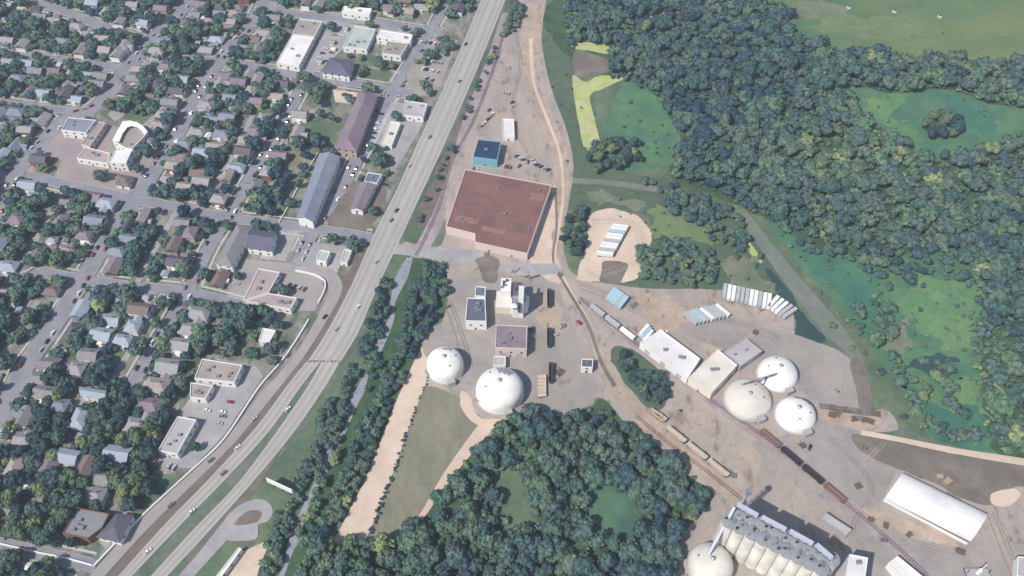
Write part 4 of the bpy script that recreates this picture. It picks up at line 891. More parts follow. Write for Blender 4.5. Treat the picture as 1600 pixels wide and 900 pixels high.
def inst(name, me, parent, loc=(0,0,0)):
    o = bpy.data.objects.new(name, me); C.objects.link(o); o.parent = parent; o.location = loc; return o
NC = 0
def car(px, py, ang, col=None, where='parked', pix=True):
    """ang: heading in world degrees"""
    global NC
    c = P(px, py) if pix else Vector((px, py, 0)); col = col or random.choice(['white','white','silver','silver','black','black','grey','dark blue','red','tan'])
    if pix and not free(c.x, c.y, 1): return
    e = empty('parked_car' if where == 'parked' else 'moving_car', (c.x, c.y, .36), R(ang)); tag(e, '%s car %s' % (col, where), 'car', 'cars '+where, auto=True)
    inst('body', BM[col], e); inst('cabin_glass', CABM, e)
    for x in (-1.4, 1.4):
        for y in (-.8, .8): inst('wheel', WHM, e, (x, y, .34))
    NC += 1
def rowcars(a, b, n, ang, fill=.8):
    for i in range(n):
        if random.random() < fill: t = (i+.5)/n; car(a[0]+(b[0]-a[0])*t, a[1]+(b[1]-a[1])*t, ang+random.uniform(-3, 3))
rowcars((545,40),(508,100),9,-9,.8); rowcars((530,45),(492,102),8,-9,.3)
for k in range(6): rowcars((655+k*1.5,66+k*14),(704-k*6,72+k*14),7,60,.75)
rowcars((640,112),(628,138),4,60,.8); rowcars((655,128),(668,146),4,60,.6)
rowcars((392,568),(340,668),9,-9,.7); rowcars((378,596),(345,650),5,-9,.5); rowcars((330,632),(318,652),3,-9,.7)
rowcars((238,722),(276,733),5,75,.7); rowcars((372,440),(360,466),3,-9,.6); rowcars((448,446),(480,454),4,60,.6)
rowcars((600,168),(580,220),7,-9,.8); rowcars((585,235),(560,280),5,-9,.6); rowcars((603,285),(588,330),5,-9,.7); rowcars((640,215),(620,245),3,60,.5)
rowcars((762,170),(772,182),2,50,1); rowcars((750,200),(770,180),4,50,.8); rowcars((785,145),(797,148),3,80,.9); rowcars((800,158),(803,170),2,40,1)
rowcars((785,260),(800,263),3,80,.9); rowcars((735,264),(775,263),5,85,.8); rowcars((806,244),(820,252),3,10,.9); rowcars((830,255),(860,268),5,30,.7); rowcars((808,262),(835,250),4,60,.6)

for px, py, a in ((728,70,62),(612,345,62),(526,515,58),(372,700,50),(232,862,46),(330,720,48)): car(px, py, a, random.choice(['white','silver','grey','black']), where='driving along the highway')
rowcars((160,812),(154,832),3,60,1); rowcars((455,560),(435,545),2,60,1); rowcars((115,242),(160,205),4,50,.5)
for px, py, a in ((508,496,56),(588,410,60),(398,655,50),(268,790,46),(620,330,62),(560,480,58),(672,215,62),(718,128,62),(350,740,48),(300,800,48),(640,260,62),(450,640,52)): car(px, py, a, random.choice(['white','silver','grey','black']), where='driving along the highway')
for px, py in ((440,250),(1265,700),(1190,485),(1350,700),(1175,545),(1307,611),(868,525),(875,512),(830,640),(1040,520),(1534,838),(1380,845),(905,505),(700,480),(733,508)): car(px, py, random.uniform(0, 180), where='parked')
for key, dens in (('s0', .25), ('s1', .3), ('s2', .35), ('s3', .35), ('c2', .2), ('c4', .25), ('c5b', .3), ('s4', .4)):
    w_ = resample(ST[key], 7)
    for i in range(1, len(w_)-1):
        for sg in (-1, 1):
            if random.random() < dens and NC < 250:
                d = (w_[i+1]-w_[i-1]).normalized(); s = Vector((d.y, -d.x, 0)); p = w_[i]+s*sg*3.1; px, py = PX(p.x, p.y)
                if -5 < px < 720 and 5 < py < 900: car(p.x, p.y, math.degrees(math.atan2(d.y, d.x)), pix=False)
print('cars', NC)
# trailers and wagons
TW = {'white': pm('trailer_white', S(222,221,216), .6, .12, .8), 'light blue': pm('trailer_light_blue', S(156,188,200), .6, .12, .8), 'grey': pm('trailer_grey', S(170,170,172), .6, .12, .8), 'rust red': pm('wagon_rust', S(134,108,100), .8, .15), 'tan': pm('wagon_tan', S(186,170,150), .8, .12), 'dark': pm('wagon_dark', S(62,56,60), .8, .15)}
WHL = mesh_of(wheel_mesh(.5, .5), 'wheel', [TYRE])
def trailer(px, py, ang, col='white', l=13.0, label=None, group='semi trailers parked in the yard'):
    c = P(px, py); e = empty('semi_trailer', (c.x, c.y, .26), R(ang)); tag(e, label or col+' semi trailer', 'trailer', group, auto=True)
    mb = MB().box(-l/2, l/2, -1.28, 1.28, 1.1, 3.9)
    for k in range(int(l/1.2)): mb.box(-l/2+.6+k*1.2-.06, -l/2+.6+k*1.2+.06, -1.31, 1.31, 1.15, 3.93)
    mb.build('cargo_box', TW[col], e); MB().box(-l/2+.2, l/2-.2, -.5, .5, .85, 1.08).build('chassis', DSTEEL, e)
    for x in (-l/2+1.5, -l/2+2.8):
        for y in (-1.05, 1.05): inst('wheel', WHL, e, (x, y, .5))
    for y in (-.9, .9): MB().box(l/2-2.6, l/2-2.4, y-.1, y+.1, 0, 1.05).build('landing_leg', DSTEEL, e)
    occupy(c.x, c.y, 3)
def wagon(px, py, ang, col, l=15.0, kind='hopper wagon', label=None, group='railway wagons', h=3.6):
    c = P(px, py); e = empty('railway_wagon', (c.x, c.y, .6), R(ang)); tag(e, label or '%s %s' % (col, kind), 'wagon', group, auto=True)
    mb = MB(); t = [(-l/2,-1.45,h),(l/2,-1.45,h),(l/2,1.45,h),(-l/2,1.45,h)]; b = [(-l/2+2,-1.2,1.1),(l/2-2,-1.2,1.1),(l/2-2,1.2,1.1),(-l/2+2,1.2,1.1)]
    mb.add(b+t, [(0,1,5,4),(1,2,6,5),(2,3,7,6),(3,0,4,7),(3,2,1,0)])
    if 'hopper' in kind: mb.add(t, [(0,1,2,3)]); mb.box(-l/2+1, l/2-1, -.5, .5, h+.02, h+.25)
    else: ti = [(x*.97, y*.88, h) for x, y, _ in t]; bi = [(x*.9, y*.8, 1.6) for x, y, _ in t]; mb.add(t+ti+bi, [(0,1,5,4),(1,2,6,5),(2,3,7,6),(3,0,4,7),(4,5,9,8),(5,6,10,9),(6,7,11,10),(7,4,8,11),(8,9,10,11)])
    for k in range(int(l/1.5)): x = -l/2+.7+k*1.5; mb.box(x-.06, x+.06, -1.5, 1.5, h-1.2, h-.02) if 'hopper' in kind else None
    mb.build('wagon_body', TW[col], e); MB().box(-l/2+.1, l/2-.1, -1, 1, .85, 1.08).build('underframe', DSTEEL, e)
    for x in (-l/2+2, l/2-2): MB().box(x-1.1, x+1.1, -.95, .95, .05, .8).build('bogie', DSTEEL, e)
    occupy(c.x, c.y, 4)
def along(pts, n, gap=0, l=None):
    if l: 
        q = resample([P(*p) for p in pts], (l+1.6)/2)[:-1]; n = (len(q)-1)//2; return [(q[2*i+1], math.degrees(math.atan2(q[2*i+2].y-q[2*i].y, q[2*i+2].x-q[2*i].x))) for i in range(n)]
    w_ = [P(*p) for p in pts]; w_ = resample_n(w_, 2*n+1); return [(w_[2*i+1], math.degrees(math.atan2(w_[2*i+2].y-w_[2*i].y, w_[2*i+2].x-w_[2*i].x))) for i in range(n)]
for i in range(10):
    x = 968-(i*2.6); y = 358+i*4.7; trailer(x, y, -9, ['white','white','light blue','white','white','grey','white','white','grey','white'][i], 12, group='trailers on the round sand pad')
def up(x, y): a = P(x, y); b = P(x, y-10); return math.degrees(math.atan2(b.y-a.y, b.x-a.x))
for i in range(11): trailer(1131+i*6.9-(3 if i > 3 else 0)*0, 459+i*1.55, up(1131+i*6.9, 459)+(-6), random.choice(['white','grey','white','grey']), 12.5, group='trailers lined along the upper yard edge')
for i in range(5): trailer(1207+i*6.4, 476+i*4.2, 48-i*3, random.choice(['white','grey']), 12.5, group='trailers lined along the upper yard edge')
for i in range(9): trailer(1078+i*6.2, 501-i*1.5, -50, ['grey','grey','light blue','grey','white','grey','grey','grey','white'][i], 12, group='trailers standing side by side in mid yard')
for i in range(5): trailer(955+i*4.6, 463+i*3.2, 55, ['light blue','light blue','light blue','grey','light blue'][i], 11, group='light blue trailers near the track bend')
for p, a in along([(922,480),(1000,540)], 7, l=12): q = PX(p.x, p.y); trailer(q[0], q[1], a, random.choice(['white','grey','grey','white']), 12, group='trailers parked end to end along the rail track')
for i in range(3): trailer(1006+i*3, 520+i*4, 52, 'light blue' if i % 2 else 'white', 10, group='trailers at the end of the long white warehouse')
for p, a in along([(858,452),(858,488)], 1)+along([(858,516),(858,547)], 1)+along([(861,570),(860,628)], 2, l=15): q = PX(p.x, p.y); wagon(q[0], q[1], a, 'dark', 15, 'open wagon')
for p, a in along([(1036,675),(1156,771)], 7, l=14.5): q = PX(p.x, p.y); wagon(q[0]+4, q[1]-5, a, 'tan', 14.5, 'hopper wagon', group='tan wagons below the yard')
for p, a in along([(1186,675),(1352,816)], 8, l=14.5): q = PX(p.x, p.y); wagon(q[0], q[1], a, random.choice(['rust red','dark','rust red','tan']), 14.8, 'open wagon', group='rusty wagons on the yard track')
for i in range(6): trailer(846, 592+i*5.6, 10, 'grey' if i % 2 else 'tan', 7, label='small cargo trailer', group='small trailers beside the dark wagons') if 0 else wagon(846, 592+i*5.6, 8, 'tan', 6, 'tipping skip', group='small skips beside the dark wagons', h=2)
for a in ((1030,655),(1024,650)): wagon(a[0], a[1], -38, 'tan', 9, 'open wagon')
# timber and scrap piles
PILE = [pm('old_timber', S(104,92,84), .9, .25, 1.5), pm('grey_scrap', S(122,118,116), .8, .25, 1.5), pm('pale_pallets', S(168,152,130), .9, .2, 1.5)]
def pile(px, py, ang, kind, group, l=6.0):
    c = P(px, py); e = empty('timber_pile' if kind != 1 else 'scrap_pile', (c.x, c.y, .3), R(ang)); tag(e, ['dark timber pile', 'grey scrap pile', 'pale pallet pile'][kind], 'pile', group, auto=True)
    mb = MB(); rs = random.Random(int(px*3+py))
    for k in range(7):
        y = -1.5+k*.5; h = rs.uniform(.5, 1.4); a_ = rs.uniform(-.06, .06); mb.box(-l/2*rs.uniform(.7, 1), l/2*rs.uniform(.7, 1), -.22, .22, 0, h, 0, Matrix.Translation((0, y, 0)) @ Matrix.Rotation(a_, 4, 'Z'))
    mb.build('stack', PILE[kind], e)
for i in range(12): pile(1288+i*7.2, 636+i*1.1+random.uniform(-1, 1), -8, 0 if i % 3 else 1, 'piles along the lower right yard bank', 7)
for i in range(8): pile(1300+i*8.5, 648+i*1.4+random.uniform(-2, 2), -10+random.uniform(-20, 20), random.choice([0, 1, 2]), 'piles along the lower right yard bank', 5)
for x, y in ((872,578),(876,583),(868,590),(852,508),(830,516),(833,526),(1030,652),(1066,684),(1100,712),(1146,744),(1136,738),(820,400),(760,398),(875,430),(1245,690),(1254,697),(1360,812),(1374,816),(1384,822),(1420,836),(1180,520),(1110,535),(990,478),(1008,470),(1340,760),(1300,846),(880,510),(1500,862),(1468,745),(1480,752)): pile(x, y, random.uniform(0, 180), random.choice([0, 1, 2]), 'loose piles in the yards', random.uniform(3, 6))
# rails
def rails(label, pts):
    w_ = path_w(pts, True, 4); mb = MB(); sl = MB()
    for sg in (-.75, .75):
        n = len(w_)
        q = []
        for i in range(n):
            d = (w_[min(i+1, n-1)]-w_[max(i-1, 0)]).normalized(); q.append(w_[i]+Vector((d.y, -d.x, 0))*sg+Vector((0,0,.5)))
        for a, b in zip(q, q[1:]): mb.beam(a, b, .16, .16)
    for i, p in enumerate(resample(w_, 1.6)[:-1]):
        j = min(int(i*1.6/4), len(w_)-2); d = (w_[j+1]-w_[j]).normalized(); s = Vector((d.y, -d.x, 0))*1.3; z = Vector((0,0,.36)); sl.beam(p-s+z, p+s+z, .25, .14)
    o = mb.build('rails', DSTEEL); struct(o); struct(sl.build('sleepers', G['brownverge']))
rails('', [(796,20),(770,110),(739,190),(708,248),(686,322),(664,372),(650,400)])
rails('', [(906,466),(962,512),(1032,566),(1102,619),(1184,676),(1237,715),(1298,766),(1388,843),(1450,900)])
rails('', [(994,650),(1046,694),(1106,738),(1158,780)])
# sign boards and small posts in the upper field
for i, (x, y) in enumerate(((1326,13),(1397,19),(1468,27))):
    e = empty('field_marker', P(x, y)); tag(e, '%s pale marker hut in the open upper field' % ['leftmost', 'middle', 'rightmost'][i], 'hut', 'marker huts in the upper field')
    MB().box(-1.5, 1.5, -1.5, 1.5, 0, 2.4).build('wall', WM['white'], e); MB().lathe([(2.4, 2.4), (.1, 3.9)], 4, a0=R(45)).build('roof', RM['dark'], e)
e = empty('billboard', P(441, 768)); tag(e, 'blank white backed billboard beside the exit ramp', 'billboard')
MB().box(-9, 9, -.3, .3, 5, 10, 0, Matrix.Rotation(R(-25), 4, 'Z')).build('panel', WM['white'], e)
for x in (-6, 0, 6): MB().box(x-.25, x+.25, .35, .8, 0, 9, 0, Matrix.Rotation(R(-25), 4, 'Z')).build('post', DSTEEL, e)
# ------------------------------------------------------------------ trees
def crown_proto(seed, nq=230, size=.25, flat=1.0):
    r = np.random.RandomState(seed); nl = r.randint(7, 11)
    lc = []; lr = []
    for i in range(nl):
        a = r.uniform(0, 2*math.pi); e_ = r.uniform(-.15, 1.0) if i else 1.3; rad = r.uniform(.38, .6)
        lc.append((math.cos(a)*rad*math.cos(e_), math.sin(a)*rad*math.cos(e_), .95+flat*rad*.85*math.sin(e_))); lr.append(r.uniform(.33, .52))
    lc = np.array(lc); lr = np.array(lr)
    V = []; F = []
    k = r.choice(nl, nq, p=lr**2/np.sum(lr**2)); d = r.normal(size=(nq*1, 3)); d[:, 2] = np.abs(d[:, 2])*1.0-.25; d /= np.linalg.norm(d, axis=1)[:, None]
    p = lc[k]+d*lr[k][:, None]*r.uniform(.86, 1.08, (nq, 1))
    nrm = d+r.normal(scale=.35, size=(nq, 3)); nrm /= np.linalg.norm(nrm, axis=1)[:, None]
    t = np.cross(nrm, r.normal(size=(nq, 3))); t /= np.linalg.norm(t, axis=1)[:, None]; b = np.cross(nrm, t)
    s = size*r.uniform(.6, 1.1, (nq, 1))/2
    q = np.stack([p-t*s-b*s*.8, p+t*s-b*s*.8, p+t*s*.8+b*s, p-t*s*.8+b*s], 1).reshape(-1, 3)
    F = [(4*i, 4*i+1, 4*i+2, 4*i+3) for i in range(nq)]
    # inner mass of each lobe, kept inside the leaves
    n1, n2 = 7, 4
    VV = [q]; off = len(q)
    for c, rr in zip(lc, lr):
        vs = []
        for j in range(n2+1):
            ph = math.pi*j/n2
            for i in range(n1):
                th = 2*math.pi*i/n1+j*.4; vs.append((c[0]+rr*.84*math.sin(ph)*math.cos(th), c[1]+rr*.84*math.sin(ph)*math.sin(th), c[2]+rr*.84*math.cos(ph)))
        for j in range(n2):
            for i in range(n1): i2 = (i+1) % n1; F.append((off+j*n1+i, off+(j+1)*n1+i, off+(j+1)*n1+i2, off+j*n1+i2))
        VV.append(np.array(vs)); off += len(vs)
    return np.concatenate(VV), np.array(F)
PROTO = [crown_proto(s) for s in range(6)]
PROTOS = [crown_proto(s, 130, .33, .8) for s in range(20, 28)]
SHRUB = [crown_proto(s, 60, .45, .6) for s in range(40, 45)]
DARK = [(0, (0.027,0.059,0.084)), (.18, (0.050,0.093,0.105)), (.3, (0.048,0.105,0.089)), (.42, (0.084,0.123,0.114)), (.52, (0.068,0.135,0.103)), (.65, (0.108,0.148,0.107)), (.8, (0.093,0.165,0.100)), (.95, (0.137,0.194,0.103)), (1, (0.205,0.251,0.114))]
FST = foliage('forest_leaves', DARK, 'attr')
TTN = foliage('tree_leaves', [(0, (.028,.058,.068)), (.35, (.048,.090,.086)), (.7, (.076,.122,.090)), (.9, (.105,.15,.075)), (1, (.17,.21,.08))], 'rand')
BARK = pm('bark', (.09,.07,.055), .95, .25, 2)
def crown_mesh(name, pr):
    v, f = pr; me = bpy.data.meshes.new(name); me.from_pydata(v.tolist(), [], f.tolist()); me.materials.append(TTN); me.update(); return me
CM = [crown_mesh('crown', p) for p in PROTO]
def trunk_mesh():
    mb = MB(); mb.lathe([(.09, 0), (.06, .25), (.05, .7), (.025, 1.0)], 7)
    for a in (0, 2.1, 4.2): mb.beam((0, 0, .45), (.4*math.cos(a), .4*math.sin(a), .85), .04, .04)
    me = bpy.data.meshes.new('trunk'); me.from_pydata(mb.v, [], mb.f); me.materials.append(BARK); return me
TM = trunk_mesh(); NT = 0
def tree(x, y, r, base='round leafy tree', group='trees of the town', hs=None):
    global NT
    e = empty('tree', (x, y, 0), random.uniform(0, 6.28)); hs = hs or random.uniform(.85, 1.1); e.scale = (r, r, r*hs)
    size = 'large' if r > 5.6 else 'small' if r < 3.8 else 'medium'
    tag(e, '%s %s' % (size, base), 'tree', group, auto=True)
    inst('crown', random.choice(CM), e); inst('trunk', TM, e); NT += 1
def mass(name, trees, protos=PROTO, label='', cat='wood', kind='stuff', mat=FST, hr=(.7, 1.1)):
    if not trees: return
    V = []; F = []; Tn = []; off = 0
    cx = sum(t[0] for t in trees)/len(trees); cy = sum(t[1] for t in trees)/len(trees)
    for (x, y, r, tint) in trees:
        v, f = protos[RN.randint(len(protos))]; a = RN.uniform(0, 6.28); c, s = math.cos(a), math.sin(a)
        w_ = np.empty_like(v); w_[:, 0] = (v[:, 0]*c-v[:, 1]*s)*r+x-cx; w_[:, 1] = (v[:, 0]*s+v[:, 1]*c)*r+y-cy; w_[:, 2] = v[:, 2]*r*RN.uniform(*hr)
        V.append(w_); F.append(f+off); off += len(v); Tn.append(np.full(len(v), tint))
    V = np.concatenate(V).astype(np.float32); F = np.concatenate(F).astype(np.int32); Tn = np.concatenate(Tn).astype(np.float32)
    me = bpy.data.meshes.new(name); me.vertices.add(len(V)); me.vertices.foreach_set('co', V.ravel()); me.loops.add(F.size); me.loops.foreach_set('vertex_index', F.ravel())
    me.polygons.add(len(F)); me.polygons.foreach_set('loop_start', np.arange(0, F.size, 4, dtype=np.int32)); me.polygons.foreach_set('loop_total', np.full(len(F), 4, dtype=np.int32))
    me.update(calc_edges=True); at = me.attributes.new('tint', 'FLOAT', 'POINT'); at.data.foreach_set('value', Tn); me.materials.append(mat)
    o = bpy.data.objects.new(name, me); C.objects.link(o); o.location = (cx, cy, 0); o['kind'] = kind; o['label'] = label; o['category'] = cat; return o
def scatter(poly, rmin, rmax, spacing, excl=(), keep=1.0, road=0, tint=(0, 1)):
    """trees over a traced area: pixel polygon -> world, jittered grid"""
    W = [P(*p) for p in poly]; ex = [[P(*p) for p in q] for q in excl]; Wp = [(p.x, p.y) for p in W]; exp_ = [[(p.x, p.y) for p in q] for q in ex]
    xs = [p[0] for p in Wp]; ys = [p[1] for p in Wp]; out = []; y = min(ys); row = 0
    while y < max(ys):
        x = min(xs)+(row % 2)*spacing*.5
        while x < max(xs):
            a = x+random.uniform(-.38, .38)*spacing; b = y+random.uniform(-.38, .38)*spacing; x += spacing
            if random.random() > keep or not inpoly(a, b, Wp) or any(inpoly(a, b, q) for q in exp_): continue
            if road and road_dist(a, b) < road: continue
            r = random.uniform(rmin, rmax)
            tn = .5+.5*math.sin(a*.013+1.3*math.sin(b*.017))*math.cos(b*.011+a*.004); tn = min(1, max(0, tn*.45+random.gauss(.24, .2)))
            out.append((a, b, r, tint[0]+(tint[1]-tint[0])*tn))
        y += spacing*.86; row += 1
    return out
M1 = [(1318,135),(1400,145),(1480,140),(1540,160),(1610,172),(1640,190),(1560,222),(1510,246),(1440,246),(1390,216),(1350,188)]
M3 = [(975,138),(1015,138),(1040,170),(1060,205),(1050,245),(1000,262),(950,215),(955,150)]
FR_ = [(872,-60),(1190,-60),(1192,5),(1228,20),(1240,60),(1330,84),(1480,94),(1720,104),(1800,760),(1610,717),(1552,692),(1535,600),(1530,520),(1520,385),(1440,392),(1300,385),(1215,350),(1160,328),(1130,305),(1055,280),(1062,215),(1030,165),(985,130),(940,122),(960,105),(945,70),(900,66),(890,85),(880,40)]
allr = scatter(FR_, 3.4, 8.6, 8.4, (M1, M3), keep=.8)
und = scatter(FR_, 1.8, 3.8, 6.0, (M1, M3), keep=.9)
und = [(x, y, r, min(1, t+.15)) for x, y, r, t in und]
mass('underwood', und, SHRUB, 'brighter shrubs and young trees between the crowns of the right forest', 'shrubs')
mass('forest', allr, PROTOS, 'dense dark green forest covering the right side of the picture', 'forest')
print('forest', len(allr))
FB = [(488,905),(482,872),(500,856),(570,850),(603,856),(652,825),(695,765),(735,708),(785,664),(832,652),(872,654),(905,645),(935,640),(960,655),(985,672),(1040,708),(1075,745),(1112,775),(1085,810),(1062,840),(1056,905),(1050,960),(470,960)]
fub = scatter(FB, 1.8, 3.6, 5.4, ([(778,742),(812,735),(832,770),(828,818),(800,836),(782,800)], [(912,770),(960,765),(990,790),(1000,845),(960,862),(918,820)]), keep=.9)
mass('underwood', [(x, y, r, min(1, t+.12)) for x, y, r, t in fub], SHRUB, 'low shrubs between the crowns of the lower wood', 'shrubs')
fb = scatter(FB, 3.2, 8.0, 7.4, ([(778,742),(812,735),(832,770),(828,818),(800,836),(782,800)], [(912,770),(960,765),(990,790),(1000,845),(960,862),(918,820)]), keep=.85)
mass('woodland', fb, PROTO, 'dense blue green wood below the white domes at the lower edge', 'wood')
SB = [(665,418),(694,415),(698,455),(690,488),(662,528),(640,566),(655,500),(662,450)]
sb = scatter(SB, 2.8, 4.6, 5.0, keep=.95)
sb += scatter([(648,440),(660,440),(652,500),(634,552),(606,616),(578,680),(552,740),(520,812),(492,872),(474,905),(462,905),(486,850),(516,780),(548,706),(574,648),(604,580),(632,510)], 3.0, 4.6, 4.6, keep=.97)
sb += scatter([(640,566),(662,528),(640,575),(604,655),(570,735),(530,815),(500,858),(512,820),(556,732),(590,660),(622,590)], 2.6, 4.2, 4.6, keep=.95)
sb += scatter([(575,505),(592,475),(612,482),(600,520),(575,565),(552,600),(540,592),(560,545)], 2.6, 4, 5, keep=.6)
sb += scatter([(505,640),(540,618),(548,640),(515,705),(492,725),(488,700)], 3, 4.4, 5, keep=.9)
sb += scatter([(462,740),(490,725),(482,765),(462,772)], 3, 4.2, 5, keep=.8)+scatter([(428,800),(458,790),(462,812),(440,850),(420,905),(405,905),(418,860)], 3, 4.6, 5.5, keep=.9)
for q, k_ in (([(600,440),(612,450),(600,500),(578,545),(556,600),(545,640),(525,640),(545,590),(575,520)], .7), ([(545,640),(530,690),(500,740),(478,775),(462,790),(470,740),(500,690),(520,650)], .85), ([(462,790),(455,840),(430,900),(405,900),(425,850),(432,800)], .9), ([(585,560),(600,560),(575,620),(565,620)], .8), ([(515,720),(535,700),(500,790),(478,850),(466,850),(484,790)], .9)):
    sb += scatter(q, 2.6, 4.4, 5.2, keep=k_)
mass('stream_woods', sb, PROTOS, 'narrow belts of trees along the stream and path right of the highway', 'trees')
nb = scatter([(768,76),(779,80),(760,118),(736,170),(715,225),(690,280),(668,345),(648,352),(672,290),(700,225),(738,140)], 1.8, 3.4, 5.5, keep=.5)+scatter([(800,0),(822,14),(806,50),(782,66),(790,30)], 2.5, 4, 5, keep=.9)
nb += scatter([(1000,380),(1060,380),(1120,400),(1120,450),(1060,450),(1000,442)], 3, 5, 6, keep=.8)+scatter([(1030,300),(1150,330),(1180,400),(1120,385),(1080,350),(1035,330)], 3.2, 5.5, 6.5, keep=.75)
nb += scatter([(1210,350),(1300,385),(1440,395),(1520,385),(1525,440),(1440,440),(1400,470),(1360,430),(1260,400)], 3.5, 6, 9, keep=.8)+scatter([(1320,470),(1400,480),(1400,560),(1470,560),(1500,640),(1560,690),(1600,712),(1480,695),(1420,640),(1380,560),(1340,520)], 3, 6.5, 8.5, keep=.62)
nb += scatter([(990,285),(1060,290),(1150,335),(1110,345),(1040,320)], 2.4, 5, 6.5, keep=.6)+scatter([(1110,380),(1170,380),(1225,450),(1150,445)], 2, 3.6, 8, keep=.3)+scatter([(1545,690),(1480,690),(1400,650),(1420,640),(1500,672)], 2.5, 4.5, 6, keep=.6)+scatter([(1290,505),(1340,520),(1400,620),(1370,600)], 2, 4, 7, keep=.4)
WETP = [(1205,350),(1300,385),(1440,395),(1520,380),(1540,560),(1570,700),(1480,695),(1400,650),(1340,540),(1280,460)]
mass('marsh_shrubs', [(x, y, r, min(1, t+.2)) for x, y, r, t in scatter(WETP, .7, 2.4, 7, keep=.3)+scatter([(1318,135),(1600,165),(1560,222),(1440,246),(1350,188)], .7, 2.2, 8, keep=.22)+scatter([(975,135),(1040,170),(1050,245),(950,262)], .7, 2.0, 7, keep=.25)+scatter([(890,290),(1020,300),(1180,400),(1240,470),(1120,450),(1010,370)], .6, 1.8, 7, keep=.25)+scatter([(845,110),(900,110),(920,250),(885,255),(860,160)], .6, 1.6, 8, keep=.3)+scatter([(1505,375),(1530,380),(1550,600),(1585,705),(1540,690),(1520,560)], 2, 4.5, 6.5, keep=.8)], SHRUB, 'low scattered shrubs and tufts over marsh and meadow', 'shrubs')
mass('thicket', nb, PROTOS, 'loose thickets scattered through meadow and verges', 'thicket')
bl = [(x, y, r, .2) for x, y, r, t in scatter([(690,545),(668,602),(645,665),(617,745),(595,800),(576,848),(571,848),(588,800),(610,745),(637,665),(661,602),(684,545)], .6, 1.3, 2.0, keep=.7)]
mass('bushes', bl, PROTOS, 'thin line of dark bushes between sandy strip and olive field', 'bushes')
# single trees and small groves that can be told apart
def grove(poly, rmin, rmax, sp, base, group, keep=.95):
    for (x, y, r, t) in scatter(poly, rmin, rmax, sp, keep=keep): tree(x, y, r, base, group)
grove([(921,225),(950,215),(985,218),(1006,235),(1004,255),(975,272),(930,272),(920,250)], 4.5, 6.5, 8, 'dark grove tree', 'grove by the yellow verge')
grove([(1436,185),(1465,180),(1496,192),(1494,215),(1465,224),(1438,214)], 5, 7, 9, 'dark grove tree', 'lone grove in the upper meadow')
grove([(902,330),(916,318),(917,345),(910,398),(888,402),(877,380),(880,352)], 3.2, 4.6, 5.4, 'dark belt tree', 'belt beside the sand pad')
grove([(962,550),(985,560),(1008,585),(1035,596),(1042,618),(1030,634),(1008,628),(985,600),(966,572)], 3.4, 5, 5.2, 'dark island tree', 'wooded island between tracks')
print('grove trees', NT)
# town trees
cand = []
ZONES = [([(-80,330),(150,320),(200,380),(120,440),(0,440),(-80,430)], .92), ([(-80,620),(120,600),(215,620),(170,740),(120,830),(-80,850)], .95), ([(0,26),(170,30),(180,70),(0,75)], .8), ([(275,0),(420,0),(400,90),(280,90)], .8),
         ([(280,95),(400,110),(400,200),(300,215),(240,190)], .85), ([(60,450),(330,470),(280,600),(60,640)], .82), ([(0,90),(150,100),(200,160),(80,230),(0,260)], .85), ([(-80,855),(140,890),(140,980),(-80,980)], .85),
         ([(345,485),(405,495),(400,560),(320,560)], .9), ([(440,480),(480,480),(470,510),(440,520)], .7)]
for (x, y, r, t) in scatter(TOWN, 2.8, 7.4, 6.2):
    px, py = PX(x, y)
    if px > 745 or py < -40 or py > 950 or px < -60: continue
    dens = .85
    for z, dd in ZONES:
        if inpoly(px, py, z): dens = dd
    if 445 < px < 740 and 20 < py < 240: dens = .14
    if px > 430 and py > 240: dens = .16
    if 70 < px < 245 and 180 < py < 300: dens = .05
    if 345 < px < 520 and 400 < py < 485: dens = .04
    if px > 240 and py > 560+max(0, 310-px)*0 and px > 300-(py-560)*.35: dens = .08
    if random.random() > dens or road_dist(x, y) < max(1.4, r*.38): continue
    if not free(x, y, r*.2) or on_building(x, y, r*.7): continue
    cand.append((x, y, r, t))
cand.sort(key=lambda c: (c[1]-CAM.y)-c[2]*14)
N1 = 300-NT
for (x, y, r, t) in cand[:N1]: tree(x, y, r, 'leafy tree')
mass('town_trees', cand[N1:], PROTOS, 'leafy trees filling the farther blocks of the town', 'trees')
print('town trees', len(cand), 'single', NT)

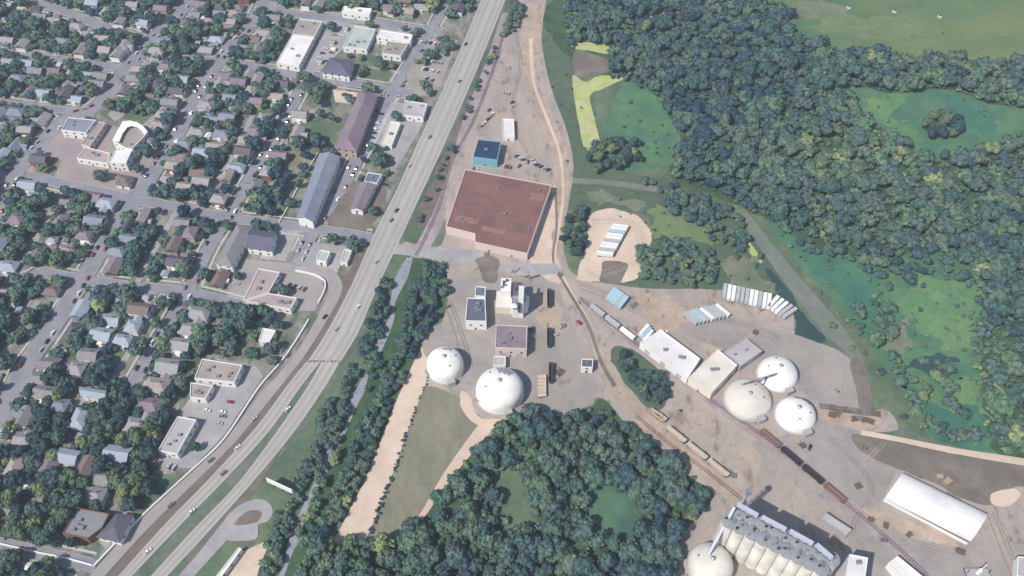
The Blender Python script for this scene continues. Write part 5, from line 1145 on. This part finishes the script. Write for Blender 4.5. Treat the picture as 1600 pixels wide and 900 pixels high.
# ------------------------------------------------------------------ labels that single out each repeated thing
ORD = ['first','second','third','fourth','fifth','sixth','seventh','eighth','ninth','tenth','eleventh','twelfth','thirteenth','fourteenth','fifteenth','sixteenth','seventeenth','eighteenth','nineteenth','twentieth']
SIDE = {}
LAND += [('the yellow verge', 918, 190), ('the meadow clearing', 1465, 160), ('the sand pad', 960, 385), ('the track junction', 945, 600), ('the left road bend', 20, 600), ('the ball field', 40, 20), ('the ramp loop', 400, 800), ('the highway junction', 600, 385), ('the frontage wall', 440, 566), ('the trailer row', 1180, 470)]
for (o, base, px, py) in THINGS:
    best = min(LAND, key=lambda l: (l[1]-px)**2+((l[2]-py)*1.2)**2)
    dx, dy = px-best[1], py-best[2]
    sd = ('right of' if dx > 0 else 'left of') if abs(dx) > abs(dy) else ('below' if dy > 0 else 'above')
    SIDE.setdefault((base, sd, best[0]), []).append((px, py, o))
for (base, sd, lm), L_ in SIDE.items():
    if len(L_) == 1: L_[0][2]['label'] = '%s %s %s' % (base, sd, lm)
    else:
        sx = max(a[0] for a in L_)-min(a[0] for a in L_); sy = max(a[1] for a in L_)-min(a[1] for a in L_)
        if len(L_) > 9:
            L_.sort(key=lambda a: a[1]); nr = math.ceil(len(L_)/5)
            for r_ in range(nr):
                row = sorted(L_[r_*5:r_*5+5], key=lambda a: a[0])
                for i, a in enumerate(row): a[2]['label'] = '%s %s %s, %s row, %s from left' % (base, sd, lm, ORD[r_], ORD[i])
            continue
        L_.sort(key=lambda a: a[0] if sx >= sy else a[1])
        for i, a in enumerate(L_): a[2]['label'] = '%s %s %s, %s from %s' % (base, sd, lm, ORD[i], 'left' if sx >= sy else 'top')
long_ = [o['label'] for o in C.objects if o.get('label') and len(o['label'].split()) > 16]; print('long labels', len(long_), long_[:3])
print('objects', len(C.objects))

# ------------------------------------------------------------------ air
HAZE = .00015
if HAZE:
    me = MB().box(-3900, 3900, -2900, 4900, -1.5, 520).build('haze', []); me['kind'] = 'stuff'
    m = bpy.data.materials.new('haze_air'); m.use_nodes = True; n = m.node_tree; n.nodes.remove(n.nodes['Principled BSDF'])
    v = n.nodes.new('ShaderNodeVolumePrincipled'); v.inputs['Color'].default_value = (.74,.84,1,1); v.inputs['Density'].default_value = HAZE; v.inputs['Anisotropy'].default_value = .1
    n.links.new(v.outputs[0], n.nodes['Material Output'].inputs['Volume']); me.data.materials.append(m)
